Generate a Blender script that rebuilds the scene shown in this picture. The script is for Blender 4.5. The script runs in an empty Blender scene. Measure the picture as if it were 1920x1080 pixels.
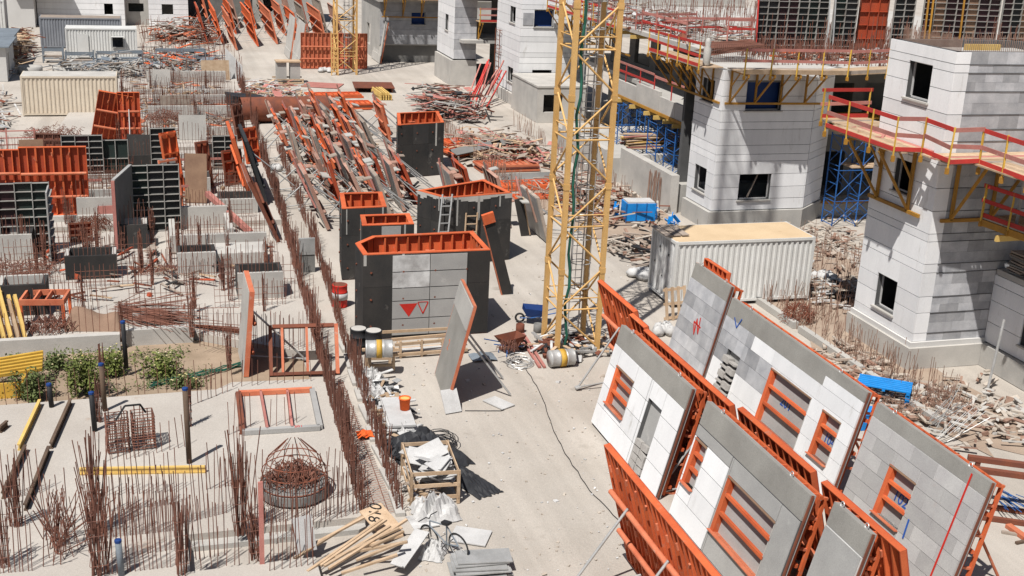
import bpy, math, random
from mathutils import Vector, Matrix, Euler
R = math.radians
rnd = random.Random(7)
scene = bpy.context.scene
col = scene.collection

# ------------------------------------------------------------------ camera
F_PX, PITCH, ROLL, CAM_H, AZ = 2251.0, R(18.0), R(2.65), 15.2, R(17.3)
rt = Vector((math.cos(AZ), -math.sin(AZ), 0)); fh = Vector((math.sin(AZ), math.cos(AZ), 0)); zz = Vector((0, 0, 1))
fw = fh * math.cos(PITCH) - zz * math.sin(PITCH); up = fh * math.sin(PITCH) + zz * math.cos(PITCH)
cx = rt * math.cos(ROLL) + up * math.sin(ROLL); cy = -rt * math.sin(ROLL) + up * math.cos(ROLL)
cam = bpy.data.cameras.new('camera'); cam.lens = 36.0 * F_PX / 1920; cam.sensor_width = 36; cam.clip_start = .5; cam.clip_end = 3000
co = bpy.data.objects.new('camera', cam); col.objects.link(co); scene.camera = co
m = Matrix((cx, cy, -fw)).transposed().to_4x4(); m.translation = (0, 0, CAM_H); co.matrix_world = m

def g(px, py, z=0.0):
    """site point at height z that the surveyed photo point (px,py) stands on"""
    u = (px - 960) / F_PX; v = (540 - py) / F_PX
    d = cx * u + cy * v + fw
    t = (z - CAM_H) / d.z
    return Vector((d.x * t, d.y * t, z))

# ------------------------------------------------------------------ world, sun
w = bpy.data.worlds.new('World'); scene.world = w; w.use_nodes = True
nt = w.node_tree; bg = nt.nodes['Background']; sky = nt.nodes.new('ShaderNodeTexSky')
SUN_EL, SUN_AZ = R(60), R(45)          # light travels towards +x,+y at SUN_AZ from +y
sky.sky_type = 'NISHITA'; sky.sun_disc = False; sky.sun_elevation = SUN_EL; sky.sun_rotation = SUN_AZ + math.pi
sky.dust_density = 1.5
nt.links.new(sky.outputs[0], bg.inputs[0]); bg.inputs[1].default_value = .05
sd = bpy.data.lights.new('sun', 'SUN'); sd.energy = 5.0; sd.angle = R(.53); sd.color = (1, .965, .92)
so = bpy.data.objects.new('sun', sd); col.objects.link(so)
ldir = Vector((math.sin(SUN_AZ) * math.cos(SUN_EL), math.cos(SUN_AZ) * math.cos(SUN_EL), -math.sin(SUN_EL)))
so.rotation_euler = ldir.to_track_quat('-Z', 'Y').to_euler(); so.location = (-30, -30, 60)
scene.view_settings.view_transform = 'Standard'; scene.view_settings.look = 'None'
scene.view_settings.exposure = 0.25; scene.view_settings.gamma = 1
try: scene.cycles.max_bounces = 6
except Exception: pass

# ------------------------------------------------------------------ materials
MATS = {}
def mat(name, c1, c2=None, rough=.8, scale=1.5, metal=0, bump=.0, objr=0., stretch=(1, 1, 1), spots=None, spot_amt=.35, spot_scale=4., grain=.12, streak=None):
    if name in MATS: return MATS[name]
    ma = bpy.data.materials.new(name); ma.use_nodes = True; n = ma.node_tree.nodes; l = ma.node_tree.links
    b = n['Principled BSDF']; b.inputs['Roughness'].default_value = rough; b.inputs['Metallic'].default_value = metal
    b.inputs['Specular IOR Level'].default_value = .25
    geo = n.new('ShaderNodeNewGeometry'); vm = n.new('ShaderNodeVectorMath'); vm.operation = 'MULTIPLY'; vm.inputs[1].default_value = stretch
    l.new(geo.outputs['Position'], vm.inputs[0])
    def noise(sc, det=6, ro=.6):
        x = n.new('ShaderNodeTexNoise'); x.inputs['Scale'].default_value = sc; x.inputs['Detail'].default_value = det; x.inputs['Roughness'].default_value = ro
        l.new(vm.outputs[0], x.inputs['Vector']); return x
    def ramp(src, a, bb):
        r = n.new('ShaderNodeMapRange'); r.inputs[1].default_value = a; r.inputs[2].default_value = bb; l.new(src, r.inputs[0]); return r.outputs[0]
    def mix(fac, a, bb, mode='MIX'):
        x = n.new('ShaderNodeMix'); x.data_type = 'RGBA'; x.blend_type = mode
        if isinstance(fac, float): x.inputs[0].default_value = fac
        else: l.new(fac, x.inputs[0])
        for k, q in ((6, a), (7, bb)):
            if isinstance(q, tuple): x.inputs[k].default_value = q + (1,)
            else: l.new(q, x.inputs[k])
        return x.outputs[2]
    c2 = c2 or tuple(v * .75 for v in c1)
    out = mix(ramp(noise(scale).outputs[0], .35, .68), c1, c2)
    if spots:
        out = mix(ramp(noise(spot_scale, 8, .7).outputs[0], .5 + .2 * (1 - spot_amt), .62 + .2 * (1 - spot_amt)), out, spots)
    if streak:   # faint wheel and drag marks along the site road
        v3 = n.new('ShaderNodeVectorMath'); v3.operation = 'MULTIPLY'; v3.inputs[1].default_value = (1.6, .07, 1); l.new(geo.outputs['Position'], v3.inputs[0])
        x = n.new('ShaderNodeTexNoise'); x.inputs['Scale'].default_value = streak[1]; x.inputs['Detail'].default_value = 7; l.new(v3.outputs[0], x.inputs['Vector'])
        r4 = n.new('ShaderNodeMapRange'); r4.inputs[1].default_value = .42; r4.inputs[2].default_value = .62; r4.inputs[3].default_value = 1.04; r4.inputs[4].default_value = streak[0]; l.new(x.outputs[0], r4.inputs[0])
        y_ = n.new('ShaderNodeVectorMath'); y_.operation = 'SCALE'; l.new(out, y_.inputs[0]); l.new(r4.outputs[0], y_.inputs['Scale']); out = y_.outputs[0]
    if grain:
        gn = noise(38, 3); r2 = n.new('ShaderNodeMapRange'); r2.inputs[1].default_value = .3; r2.inputs[2].default_value = .7
        r2.inputs[3].default_value = 1 - grain; r2.inputs[4].default_value = 1 + grain; l.new(gn.outputs[0], r2.inputs[0])
        x = n.new('ShaderNodeVectorMath'); x.operation = 'SCALE'; l.new(out, x.inputs[0]); l.new(r2.outputs[0], x.inputs['Scale']); out = x.outputs[0]
    if objr:
        oi = n.new('ShaderNodeObjectInfo'); r3 = n.new('ShaderNodeMapRange'); r3.inputs[3].default_value = 1 - objr; r3.inputs[4].default_value = 1 + objr * .6
        l.new(oi.outputs['Random'], r3.inputs[0]); x = n.new('ShaderNodeVectorMath'); x.operation = 'SCALE'
        l.new(out, x.inputs[0]); l.new(r3.outputs[0], x.inputs['Scale']); out = x.outputs[0]
    l.new(out, b.inputs['Base Color'])
    if bump:
        bp = n.new('ShaderNodeBump'); bp.inputs['Strength'].default_value = bump; bp.inputs['Distance'].default_value = .03
        l.new(noise(14, 6).outputs[0], bp.inputs['Height']); l.new(bp.outputs[0], b.inputs['Normal'])
    MATS[name] = ma; return ma
mat('sand', (.435, .398, .352), (.36, .323, .28), .95, .22, bump=.45, spots=(.265, .235, .20), spot_amt=.5, spot_scale=.42, grain=.14, streak=(.91, .8, .25))
mat('slab', (.44, .408, .366), (.365, .332, .296), .9, .28, bump=.2, spots=(.33, .255, .20), spot_amt=.38, spot_scale=.6, grain=.14)
mat('concrete', (.42, .405, .375), (.33, .32, .30), .9, .7, bump=.15, spots=(.24, .23, .21), spot_amt=.2)
mat('concrete_light', (.47, .45, .415), (.37, .355, .33), .9, .8, bump=.1)
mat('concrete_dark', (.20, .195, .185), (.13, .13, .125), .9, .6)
mat('white_stone', (.76, .76, .76), (.68, .682, .685), .75, .9, bump=.12, objr=.10, grain=.06, stretch=(1.6, 1.6, .4), spots=(.56, .55, .53), spot_amt=.5, spot_scale=1.6)
mat('grey_stone', (.33, .335, .35), (.46, .46, .47), .8, 2.2, bump=.1, objr=.3, grain=.08, spots=(.30, .30, .32), spot_amt=.3, spot_scale=3)
mat('beige_stone', (.43, .42, .405), (.37, .355, .35), .8, 1.3, objr=.16, spots=(.40, .33, .30), spot_amt=.45, spot_scale=1.4)
mat('joint', (.10, .10, .10), rough=.95)
mat('mortar', (.66, .65, .63), rough=.95)
mat('orange', (.62, .140, .048), (.48, .092, .034), .65, 1.1, bump=.08, objr=.26, spots=(.43, .21, .145), spot_amt=.52, spot_scale=2.6)
mat('orange_deep', (.40, .072, .026), (.30, .058, .03), .7, 1.4, objr=.12, spots=(.30, .13, .09), spot_amt=.5, spot_scale=2.5)
mat('raw_concrete', (.285, .275, .25), (.225, .215, .195), .9, .9, bump=.2, spots=(.17, .16, .145), spot_amt=.3, spot_scale=1.6)
mat('orange_dusty', (.56, .19, .10), (.45, .12, .06), .75, 1.5, objr=.15, spots=(.48, .32, .25), spot_amt=.5, spot_scale=4)
mat('rust_steel', (.20, .065, .035), (.13, .05, .035), .85, 2, objr=.2)
mat('rebar', (.215, .092, .062), (.14, .068, .052), .85, 1.4, objr=.2, grain=.2)
mat('rebar_pale', (.30, .20, .15), (.20, .11, .08), .9, 2)
mat('dark_ply', (.030, .030, .030), (.055, .050, .046), .75, .9, stretch=(1, 1, .7), spots=(.19, .18, .165), spot_amt=.44, spot_scale=1.5, objr=.3)
mat('form_faded', (.40, .245, .19), (.32, .17, .125), .85, 1.6, objr=.25, spots=(.44, .36, .31), spot_amt=.55, spot_scale=3)
mat('black_ply', (.022, .026, .026), (.035, .033, .035), .6, 1, objr=.2, spots=(.09, .085, .08), spot_amt=.3, spot_scale=2)
mat('green_ply', (.018, .035, .030), (.03, .03, .028), .6, 1, objr=.2)
mat('maroon_ply', (.055, .022, .026), (.03, .018, .02), .6, 1, objr=.2)
mat('grey_plate', (.36, .355, .34), (.29, .285, .275), .6, .8, spots=(.43, .42, .40), spot_amt=.4, spot_scale=1.2)
mat('grid_steel', (.34, .335, .31), (.24, .22, .20), .6, 2, objr=.15, spots=(.2, .08, .05), spot_amt=.35)
mat('yellow_mast', (.62, .385, .15), (.53, .315, .11), .5, 1.2, spots=(.36, .20, .10), spot_amt=.42, spot_scale=3.2, objr=.12)
mat('yellow', (.58, .36, .06), (.45, .26, .04), .6, 2, objr=.15)
mat('ochre', (.42, .21, .03), (.30, .15, .03), .6, 2, objr=.15)
mat('timber_yellow', (.66, .46, .15), (.55, .36, .11), .75, 1.6, objr=.2)
mat('timber', (.50, .37, .25), (.39, .27, .17), .85, 3, objr=.25)
mat('timber_grey', (.36, .30, .25), (.26, .21, .17), .9, 3, objr=.3)
mat('timber_dark', (.14, .095, .065), (.09, .06, .045), .85, 2, objr=.2)
mat('ply_brown', (.27, .17, .11), (.20, .12, .08), .8, 1.4)
mat('pink_board', (.46, .20, .165), (.36, .14, .12), .8, 2, objr=.2, spots=(.5, .34, .28), spot_amt=.4)
mat('red_board', (.50, .045, .035), (.38, .04, .035), .7, 2, objr=.15)
mat('red_paint', (.55, .03, .02), rough=.6)
mat('blue_paint', (.03, .10, .38), rough=.6)
mat('black_paint', (.02, .02, .02), rough=.6)
mat('blue_steel', (.025, .12, .36), (.02, .08, .24), .5, 2, objr=.2)
mat('blue_plastic', (.015, .25, .66), (.01, .18, .5), .5, 2)
mat('navy', (.012, .05, .20), (.01, .035, .14), .55, 1)
mat('galv', (.46, .46, .45), (.34, .34, .33), .45, 2, metal=.3, objr=.15)
mat('grey_paint', (.19, .22, .25), (.14, .16, .18), .55, 1)
mat('cont_white', (.62, .62, .60), (.55, .545, .52), .5, .9, spots=(.40, .30, .22), spot_amt=.2, spot_scale=2.5)
mat('cont_beige', (.62, .54, .43), (.55, .47, .37), .6, .8, spots=(.36, .24, .15), spot_amt=.25, spot_scale=2)
mat('cont_grey', (.25, .265, .29), (.20, .21, .23), .6, .8)
mat('roof_sand', (.58, .44, .28), (.50, .37, .23), .9, .7, spots=(.34, .22, .12), spot_amt=.2, spot_scale=1.5)
mat('white', (.50, .495, .485), (.40, .395, .385), .7, 2)
mat('white_worn', (.62, .62, .61), (.30, .29, .28), .7, 1.6)
mat('black', (.018, .018, .02), (.03, .03, .032), .6, 2)
mat('tarp_black', (.020, .021, .024), (.035, .036, .04), .55, 2, bump=.4)
mat('tarp_brown', (.26, .17, .12), (.20, .13, .09), .9, 1.6, bump=.3)
mat('dirt', (.36, .285, .22), (.28, .21, .16), 1, .5, bump=.5, spots=(.42, .37, .31), spot_amt=.4, spot_scale=.8)
mat('soil', (.33, .25, .18), (.24, .18, .125), 1, .8, bump=.5)
mat('leaf', (.19, .22, .055), (.11, .14, .035), .7, 3, objr=.2)
mat('leaf_dark', (.12, .15, .05), (.08, .10, .035), .7, 3)
mat('petal', (.55, .52, .38), (.5, .4, .1), .8, 6)
mat('rubble', (.46, .41, .35), (.34, .29, .24), .95, 2, bump=.3)
mat('rubber', (.025, .025, .025), rough=.8)
mat('orange_cloth', (.80, .14, .03), rough=.8)
mat('green_cable', (.02, .11, .075), rough=.6)
mat('wall_pale', (.56, .55, .53), (.50, .49, .47), .85, .5)
mat('block_grey', (.40, .385, .36), (.32, .30, .28), .95, 5, bump=.3)
mat('glass_dark', (.012, .014, .018), rough=.15)

# ------------------------------------------------------------------ mesh building
class MB:
    def __init__(s): s.v = []; s.f = []
    def add(s, vs, fs):
        o = len(s.v); s.v += [tuple(q) for q in vs]; s.f += [tuple(i + o for i in q) for q in fs]; return s
    def box(s, x0, x1, y0, y1, z0, z1):
        return s.add([(x0, y0, z0), (x1, y0, z0), (x1, y1, z0), (x0, y1, z0), (x0, y0, z1), (x1, y0, z1), (x1, y1, z1), (x0, y1, z1)],
                     [(3, 2, 1, 0), (4, 5, 6, 7), (0, 1, 5, 4), (1, 2, 6, 5), (2, 3, 7, 6), (3, 0, 4, 7)])
    def obox(s, c, sx, sy, sz, eul):
        M = Euler(eul).to_matrix(); c = Vector(c); o = len(s.v)
        s.box(-sx / 2, sx / 2, -sy / 2, sy / 2, -sz / 2, sz / 2)
        for i in range(o, len(s.v)): s.v[i] = tuple(M @ Vector(s.v[i]) + c)
        return s
    def bar(s, p, q, w, h=None, upv=(0, 0, 1)):
        p = Vector(p); q = Vector(q); h = h or w; d = (q - p)
        if d.length < 1e-6: return s
        d.normalize(); a = d.cross(Vector(upv))
        if a.length < 1e-3: a = d.cross(Vector((0, 1, 0)))
        a.normalize(); b = a.cross(d); a *= w / 2; b *= h / 2
        vs = [p - a - b, p + a - b, p + a + b, p - a + b, q - a - b, q + a - b, q + a + b, q - a + b]
        return s.add(vs, [(0, 1, 2, 3), (7, 6, 5, 4), (0, 4, 5, 1), (1, 5, 6, 2), (2, 6, 7, 3), (3, 7, 4, 0)])
    def tube(s, p, q, r, n=6, r2=None, caps=True):
        p = Vector(p); q = Vector(q); r2 = r if r2 is None else r2; d = (q - p)
        if d.length < 1e-6: return s
        d.normalize(); a = d.cross(Vector((0, 0, 1)))
        if a.length < 1e-3: a = Vector((1, 0, 0))
        a.normalize(); b = a.cross(d); vs = []
        for c, rr in ((p, r), (q, r2)):
            for i in range(n):
                t = 2 * math.pi * i / n; vs.append(c + a * math.cos(t) * rr + b * math.sin(t) * rr)
        fs = [(i, (i + 1) % n, n + (i + 1) % n, n + i) for i in range(n)]
        if caps: fs += [tuple(range(n - 1, -1, -1)), tuple(range(n, 2 * n))]
        return s.add(vs, fs)
    def path(s, pts, r, n=5):
        for a, b in zip(pts[:-1], pts[1:]): s.tube(a, b, r, n)
        return s
    def prism(s, poly, z0, z1):
        n = len(poly); vs = [(x, y, z0) for x, y in poly] + [(x, y, z1) for x, y in poly]
        return s.add(vs, [tuple(range(n - 1, -1, -1)), tuple(range(n, 2 * n))] + [(i, (i + 1) % n, n + (i + 1) % n, n + i) for i in range(n)])
    def lathe(s, prof, n=18, c=(0, 0, 0)):
        vs = []; k = len(prof)
        for r, z in prof:
            for i in range(n):
                t = 2 * math.pi * i / n; vs.append((c[0] + r * math.cos(t), c[1] + r * math.sin(t), c[2] + z))
        fs = [(j * n + i, j * n + (i + 1) % n, (j + 1) * n + (i + 1) % n, (j + 1) * n + i) for j in range(k - 1) for i in range(n)]
        fs += [tuple(range(n - 1, -1, -1)), tuple(range((k - 1) * n, k * n))]
        return s.add(vs, fs)
    def ring(s, c, rad, r, n=16, axis=(0, 0, 1), a0=0, a1=2 * math.pi):
        ax = Vector(axis).normalized(); a = ax.orthogonal().normalized(); b = ax.cross(a); c = Vector(c)
        pts = [c + a * math.cos(a0 + (a1 - a0) * i / n) * rad + b * math.sin(a0 + (a1 - a0) * i / n) * rad for i in range(n + 1)]
        return s.path(pts, r, 4)
    def mesh(s, name, material, smooth=False):
        me = bpy.data.meshes.new(name); me.from_pydata(s.v, [], s.f); me.materials.append(MATS[material]); me.update()
        if smooth:
            for p in me.polygons: p.use_smooth = True
        return me
    def build(s, name, material, parent=None, smooth=False, stuff=False):
        o = bpy.data.objects.new(name, s.mesh(name, material, smooth)); col.objects.link(o)
        if parent is not None: o.parent = parent
        if stuff: o['kind'] = 'stuff'
        return o
def inst(me, name, parent=None, loc=(0, 0, 0), rot=(0, 0, 0), scl=(1, 1, 1)):
    o = bpy.data.objects.new(name, me); col.objects.link(o); o.parent = parent
    o.location = loc; o.rotation_euler = rot; o.scale = scl; return o
def tag(o, label=None, cat=None, group=None, kind=None):
    if label: o['label'] = label
    if cat: o['category'] = cat
    if group: o['group'] = group
    if kind: o['kind'] = kind
    return o
def thing(name, label, cat, loc=(0, 0, 0), rot=(0, 0, 0), group=None, kind=None):
    o = bpy.data.objects.new(name, None); col.objects.link(o); o.empty_display_size = .2
    o.location = loc; o.rotation_euler = rot; return tag(o, label, cat, group, kind)
def bx(name, material, parent, x0, x1, y0, y1, z0, z1): return MB().box(x0, x1, y0, y1, z0, z1).build(name, material, parent)
UNIT = {}
def ubox(name, material, parent, c, size, rot=(0, 0, 0)):
    """box part that shares one unit mesh per material"""
    if material not in UNIT: UNIT[material] = MB().box(-.5, .5, -.5, .5, -.5, .5).mesh('block_' + material, material)
    return inst(UNIT[material], name, parent, c, rot, size)
UB = {}
def ubar(name, material, parent, p, q, wd, ht=None):
    p = Vector(p); q = Vector(q); d = q - p
    return ubox(name, material, parent, (p + q) / 2, (wd, d.length, ht or wd), d.to_track_quat('Y', 'Z').to_euler())
def utube(name, material, parent, p, q, r):
    if material not in UB: UB[material] = MB().tube((0, -.5, 0), (0, .5, 0), 1, 8).mesh('tube_' + material, material, True)
    p = Vector(p); q = Vector(q); d = q - p
    return inst(UB[material], name, parent, (p + q) / 2, d.to_track_quat('Y', 'Z').to_euler(), (r, d.length, r))
def copy_tree(o, parent=None):
    c = o.copy(); col.objects.link(c); c.parent = parent
    for ch in [q for q in o.children]: copy_tree(ch, c)
    return c
def text(s, name, material, parent, loc, rot, size, ext=.004):
    cu = bpy.data.curves.new(name, 'FONT'); cu.body = s; cu.size = size; cu.extrude = ext; cu.align_x = 'CENTER'; cu.align_y = 'CENTER'
    cu.materials.append(MATS[material]); o = bpy.data.objects.new(name, cu); col.objects.link(o); o.parent = parent
    bpy.context.view_layer.update(); me = bpy.data.meshes.new_from_object(o.evaluated_get(bpy.context.evaluated_depsgraph_get())); bpy.data.objects.remove(o); bpy.data.curves.remove(cu)
    me.name = name; o = bpy.data.objects.new(name, me); col.objects.link(o); o.parent = parent; o.location = loc; o.rotation_euler = rot; return o
ORD = ['first', 'second', 'third', 'fourth', 'fifth', 'sixth', 'seventh', 'eighth', 'ninth', 'tenth', 'eleventh', 'twelfth', 'thirteenth', 'fourteenth', 'fifteenth', 'sixteenth', 'seventeenth', 'eighteenth', 'nineteenth', 'twentieth']

# ------------------------------------------------------------------ ground
def sheet(name, material, poly, z, th=.0, parent=None):
    mb = MB(); n = len(poly)
    if th: mb.prism(poly, z - th, z)
    else: mb.add([(x, y, z) for x, y in poly], [tuple(range(n))])
    o = mb.build(name, material, parent)
    if parent is None: tag(o, kind='structure')
    return o
def P2(*pts, z=0.0): return [tuple(g(a, b, z)[:2]) for a, b in pts]
gm = MB(); NX, NY = 60, 70
for j in range(NY + 1):
    for i in range(NX + 1):
        x = -60 + 150 * i / NX; y = -20 + 300 * j / NY
        z = 0 if (i in (0, NX) or j in (0, NY)) else (math.sin(x * .9 + y * .35) * .5 + math.sin(y * .7 - x * .4)) * .012
        if i == 0: x = -1500
        if i == NX: x = 1500
        if j == 0: y = -1500
        if j == NY: y = 2500
        gm.v.append((x, y, z - .012))
for j in range(NY):
    for i in range(NX):
        a = j * (NX + 1) + i; gm.f.append((a, a + 1, a + NX + 2, a + NX + 1))
tag(gm.build('ground', 'sand', None, True), kind='structure')

# foundation slabs on the left, in the order they lie away from the camera
slabA = sheet('foundation_slab', 'slab', [(-16, 26.6), (4.72, 26.6), (4.95, 35.72), (2.1, 35.95), (1.6, 35.45), (-16, 35.3)], .30, .5)
slabA2 = sheet('foundation_slab', 'slab', [(-16, 18), (3.3, 18), (3.25, 24.95), (.4, 24.9), (.4, 26.6 - .003), (-16, 26.6 - .003)], .296, .5)
slabB = sheet('foundation_slab', 'slab', [(-16, 40.3), (1.1, 40.75), (4.6, 38.2), (5.25, 38.2), (5.75, 54.5), (-16, 54.0)], .30, .5)
slabC = sheet('foundation_slab', 'slab', [(-17, 55.4), (5.8, 55.6), (6.2, 72), (-18, 71.5)], .26, .4)
slabD = sheet('foundation_slab', 'slab', [(-6, 73.0), (6.3, 73.0), (7.0, 100), (-4.0, 100)], .24, .4)
soil = sheet('trench_soil', 'soil', [(-16, 35.31), (4.6, 35.98), (4.6, 38.1), (1.1, 40.7), (-16, 40.29)], .03)
def blob(c, rx, ry, n=26, seed=1):
    r = random.Random(seed); return [(c[0] + rx * math.cos(t * 6.283 / n) * r.uniform(.8, 1.1), c[1] + ry * math.sin(t * 6.283 / n) * r.uniform(.8, 1.1)) for t in range(n)]
sheet('dirt_patch', 'dirt', blob((27, 43.5), 4.2, 8.5, seed=2), .006); sheet('dirt_patch', 'dirt', blob((24.6, 33), 1.9, 7, seed=3), .010); sheet('dirt_patch', 'dirt', blob((22.5, 57), 3.4, 8, seed=4), .006)
soil2 = sheet('sand_strip', 'sand', [(4.98, 26), (5.9, 26), (6.8, 54), (5.8, 54)], .02)
beam1 = bx('edge_beam', 'concrete_light', slabB, -16, -1.3, 40.02, 40.28, .0, .62)
beam2 = bx('edge_beam', 'concrete_light', slabB, -.9, 1.3, 41.9, 42.15, .30, .66)
beam3 = bx('edge_beam', 'concrete_light', slabB, -1.2, 1.1, 40.42, 40.73, .0, .60)
# ---- clear kerb step at the bottom edge
bx('slab_step', 'concrete', slabA, .42, 4.7, 26.3, 26.598, -.2, .12)
# ------------------------------------------------------------------ stone towers
def rects_minus(u0, u1, z0, z1, ops):
    out = [(u0, u1, z0, z1)]
    for a, b, c, d in ops:
        nx = []
        for (p, q, r, s) in out:
            if b <= p or a >= q or d <= r or c >= s: nx.append((p, q, r, s)); continue
            if a > p: nx.append((p, a, r, s))
            if b < q: nx.append((b, q, r, s))
            lo, hi = max(a, p), min(b, q)
            if c > r: nx.append((lo, hi, r, c))
            if d < s: nx.append((lo, hi, d, s))
        out = nx
    return out
def face(parent, org, ud, length, z0, z1, ops, thick=.28, wmat='joint'):
    """wall core with openings; org at its outer face, ud along the face, inside to the left of ud (rotated +90)"""
    ud = Vector(ud).normalized(); nn = Vector((-ud.y, ud.x, 0)); mb = MB(); org = Vector(org)
    for a, b, c, d in rects_minus(0, length, z0, z1, ops):
        vs = []
        for z in (c, d):
            for (u, t) in ((a, 0), (b, 0), (b, thick), (a, thick)):
                q = org + ud * u + nn * t; vs.append((q.x, q.y, z))
        mb.add(vs, [(3, 2, 1, 0), (4, 5, 6, 7), (0, 1, 5, 4), (1, 2, 6, 5), (2, 3, 7, 6), (3, 0, 4, 7)])
    return mb.build('wall', wmat, parent)
def clad(wall, org, ud, length, joints, ops, material, block=None, gap=.022, proud=.05, jit=.006):
    """stone courses (or single blocks) as parts standing proud of the wall core"""
    ud = Vector(ud).normalized(); nn = Vector((-ud.y, ud.x, 0)); org = Vector(org); ang = math.atan2(ud.y, ud.x)
    for k, (c, d) in enumerate(zip(joints[:-1], joints[1:])):
        cells = [(0, length)]
        if block:
            cells = []; u = 0; first = block * (.5 if k % 2 else 1)
            while u < length - 1e-6:
                wv = first if u == 0 else block * rnd.uniform(.85, 1.2)
                e = min(length, u + wv)
                if length - e < .25: e = length
                cells.append((u, e)); u = e
        for (a, b) in cells:
            for p, q, r, s in rects_minus(a, b, c, d, ops):
                if q - p < .05 or s - r < .05: continue
                gu = .004 if block else 0
                th = proud + rnd.uniform(-jit, jit)
                ce = org + ud * ((p + q) / 2) - nn * (th / 2)
                ubox('stone_block' if block else 'stone_course', material, wall, (ce.x, ce.y, (r + s) / 2), (q - p - gu, th, s - r - gap), (0, 0, ang))
def window(parent, org, ud, op, depth=.2, frame='white', pane=None, bars=0):
    ud = Vector(ud).normalized(); nn = Vector((-ud.y, ud.x, 0)); org = Vector(org); ang = math.atan2(ud.y, ud.x)
    a, b, c, d = op
    s = org + ud * ((a + b) / 2) - nn * .05
    ubox('window_sill', 'concrete_light', parent, (s.x, s.y, c - .03), (b - a + .12, .16, .06), (0, 0, ang))
    fr = MB()
    for (p, q, r, t) in ((a, a + .05, c, d), (b - .05, b, c, d), (a, b, d - .05, d), (a, b, c, c + .05)):
        o = org + ud * ((p + q) / 2) + nn * depth
        fr.obox((o.x, o.y, (r + t) / 2), q - p, .05, t - r, (0, 0, ang))
    f = fr.build('window_frame', frame, parent)
    if pane:
        o = org + ud * ((a + b) / 2) + nn * (depth + .25)
        ubox('shutter_form', pane, parent, (o.x, o.y, (c + d) / 2), (b - a, .04, d - c), (0, 0, ang))
    return f

JC = [.98, 1.28, 2.03, 2.63, 3.5, 3.82, 4.62, 4.9, 5.7, 6.5, 7.3, 8.1, 8.5, 9.0, 9.77, 10.38, 10.66, 11.06]
# --- tower nearest on the right: left face x=25.3 (seen bright), front face y=33.75
tC = thing('stone_tower', 'tall white and grey stone tower with ochre brackets nearest the right edge', 'building', (0, 0, 0))
cl_ops = [(1.2, 2.45, 1.5, 2.75), (1.3, 2.4, 5.9, 7.05), (1.25, 2.6, 9.2, 10.45)]   # along -y from y=37.5
wl = face(tC, (25.35, 37.5, 0), (0, -1, 0), 3.70, .9, 11.05, cl_ops)
clad(wl, (25.35, 37.5, 0), (0, -1, 0), 3.75, JC, cl_ops, 'white_stone')
wf = face(tC, (25.35, 33.80, 0), (1, 0, 0), 5.2, .9, 11.05, [])
clad(wf, (25.35, 33.80, 0), (1, 0, 0), .52, JC, [], 'white_stone')
JG = []
for a, b in zip(JC[:-1], JC[1:]):
    n = max(1, round((b - a) / .40)); JG += [a + (b - a) * i / n for i in range(n)]
JG.append(JC[-1])
clad(wf, (25.87, 33.80, 0), (1, 0, 0), 4.68, JG, [], 'grey_stone', block=.68, gap=.004, jit=.003)
for z in JC[1:-1]:
    ubox('course_joint', 'joint', wf, (28.2, 33.735, z), (4.7, .012, .02))
face(tC, (30.55, 33.8, 0), (0, 1, 0), 3.7, .9, 11.05, [])
face(tC, (30.55, 37.5, 0), (-1, 0, 0), 5.2, .9, 11.05, [])
for z in (.0, 4.7, 8.0): bx('floor_slab', 'concrete', tC, 25.65, 30.25, 34.1, 37.2, z + .1, z + .3)
for op in cl_ops[:2]: window(tC, (25.35, 37.5, 0), (0, -1, 0), op)
window(tC, (25.35, 37.5, 0), (0, -1, 0), cl_ops[2])
ubox('blue_form', 'navy', tC, (25.95, 35.2, 9.8), (.06, .45, 1.6)); ubox('plank', 'timber_grey', tC, (26.2, 35.9, 9.6), (.05, .3, 1.9))
bx('plinth', 'concrete_light', tC, 25.1, 30.5, 33.55, 37.6, .0, .80)
bx('plinth_ledge', 'wall_pale', tC, 25.2, 30.5, 33.66, 37.55, .80, .975)
rb = MB()
for i in range(60):
    x = 25.6 + i * .078; rb.tube((x, 33.95, 11.0), (x + rnd.uniform(-.03, .03), 33.95, 11.0 + rnd.uniform(.5, .75)), .011, 4)
    rb.tube((25.6, 34 + i * .055, 11.0), (25.6, 34 + i * .055, 11.0 + rnd.uniform(.4, .6)), .011, 4)
rb.build('starter_bars', 'rebar_pale', tC, stuff=True)
ubar('timber_beam', 'timber_yellow', tC, (26.2, 34.6, 11.12), (27.6, 34.6, 11.12), .09, .2)
bx('core_roof', 'concrete', tC, 25.63, 30.27, 34.08, 37.22, 10.6, 10.8)

# --- low wing in the right corner
tC2 = thing('stone_wing', 'low white stone wing with a dark window at the right edge', 'building')
wop = [(1.75, 2.7, 1.35, 2.45)]
w2 = face(tC2, (28.35, 33.72, 0), (0, -1, 0), 6.0, .8, 3.35, wop)
clad(w2, (28.35, 33.72, 0), (0, -1, 0), 6.0, [.85, 1.6, 2.4, 3.0, 3.35], wop, 'white_stone')
face(tC2, (28.35, 27.7, 0), (1, 0, 0), 5, .8, 3.35, [])
bx('plinth', 'concrete', tC2, 28.1, 33, 27.6, 33.53, 0, .82)
bx('floor_slab', 'concrete_light', tC2, 28.3, 33.2, 27.7, 33.68, 3.36, 3.56)
window(tC2, (28.35, 33.72, 0), (0, -1, 0), wop[0])

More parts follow.
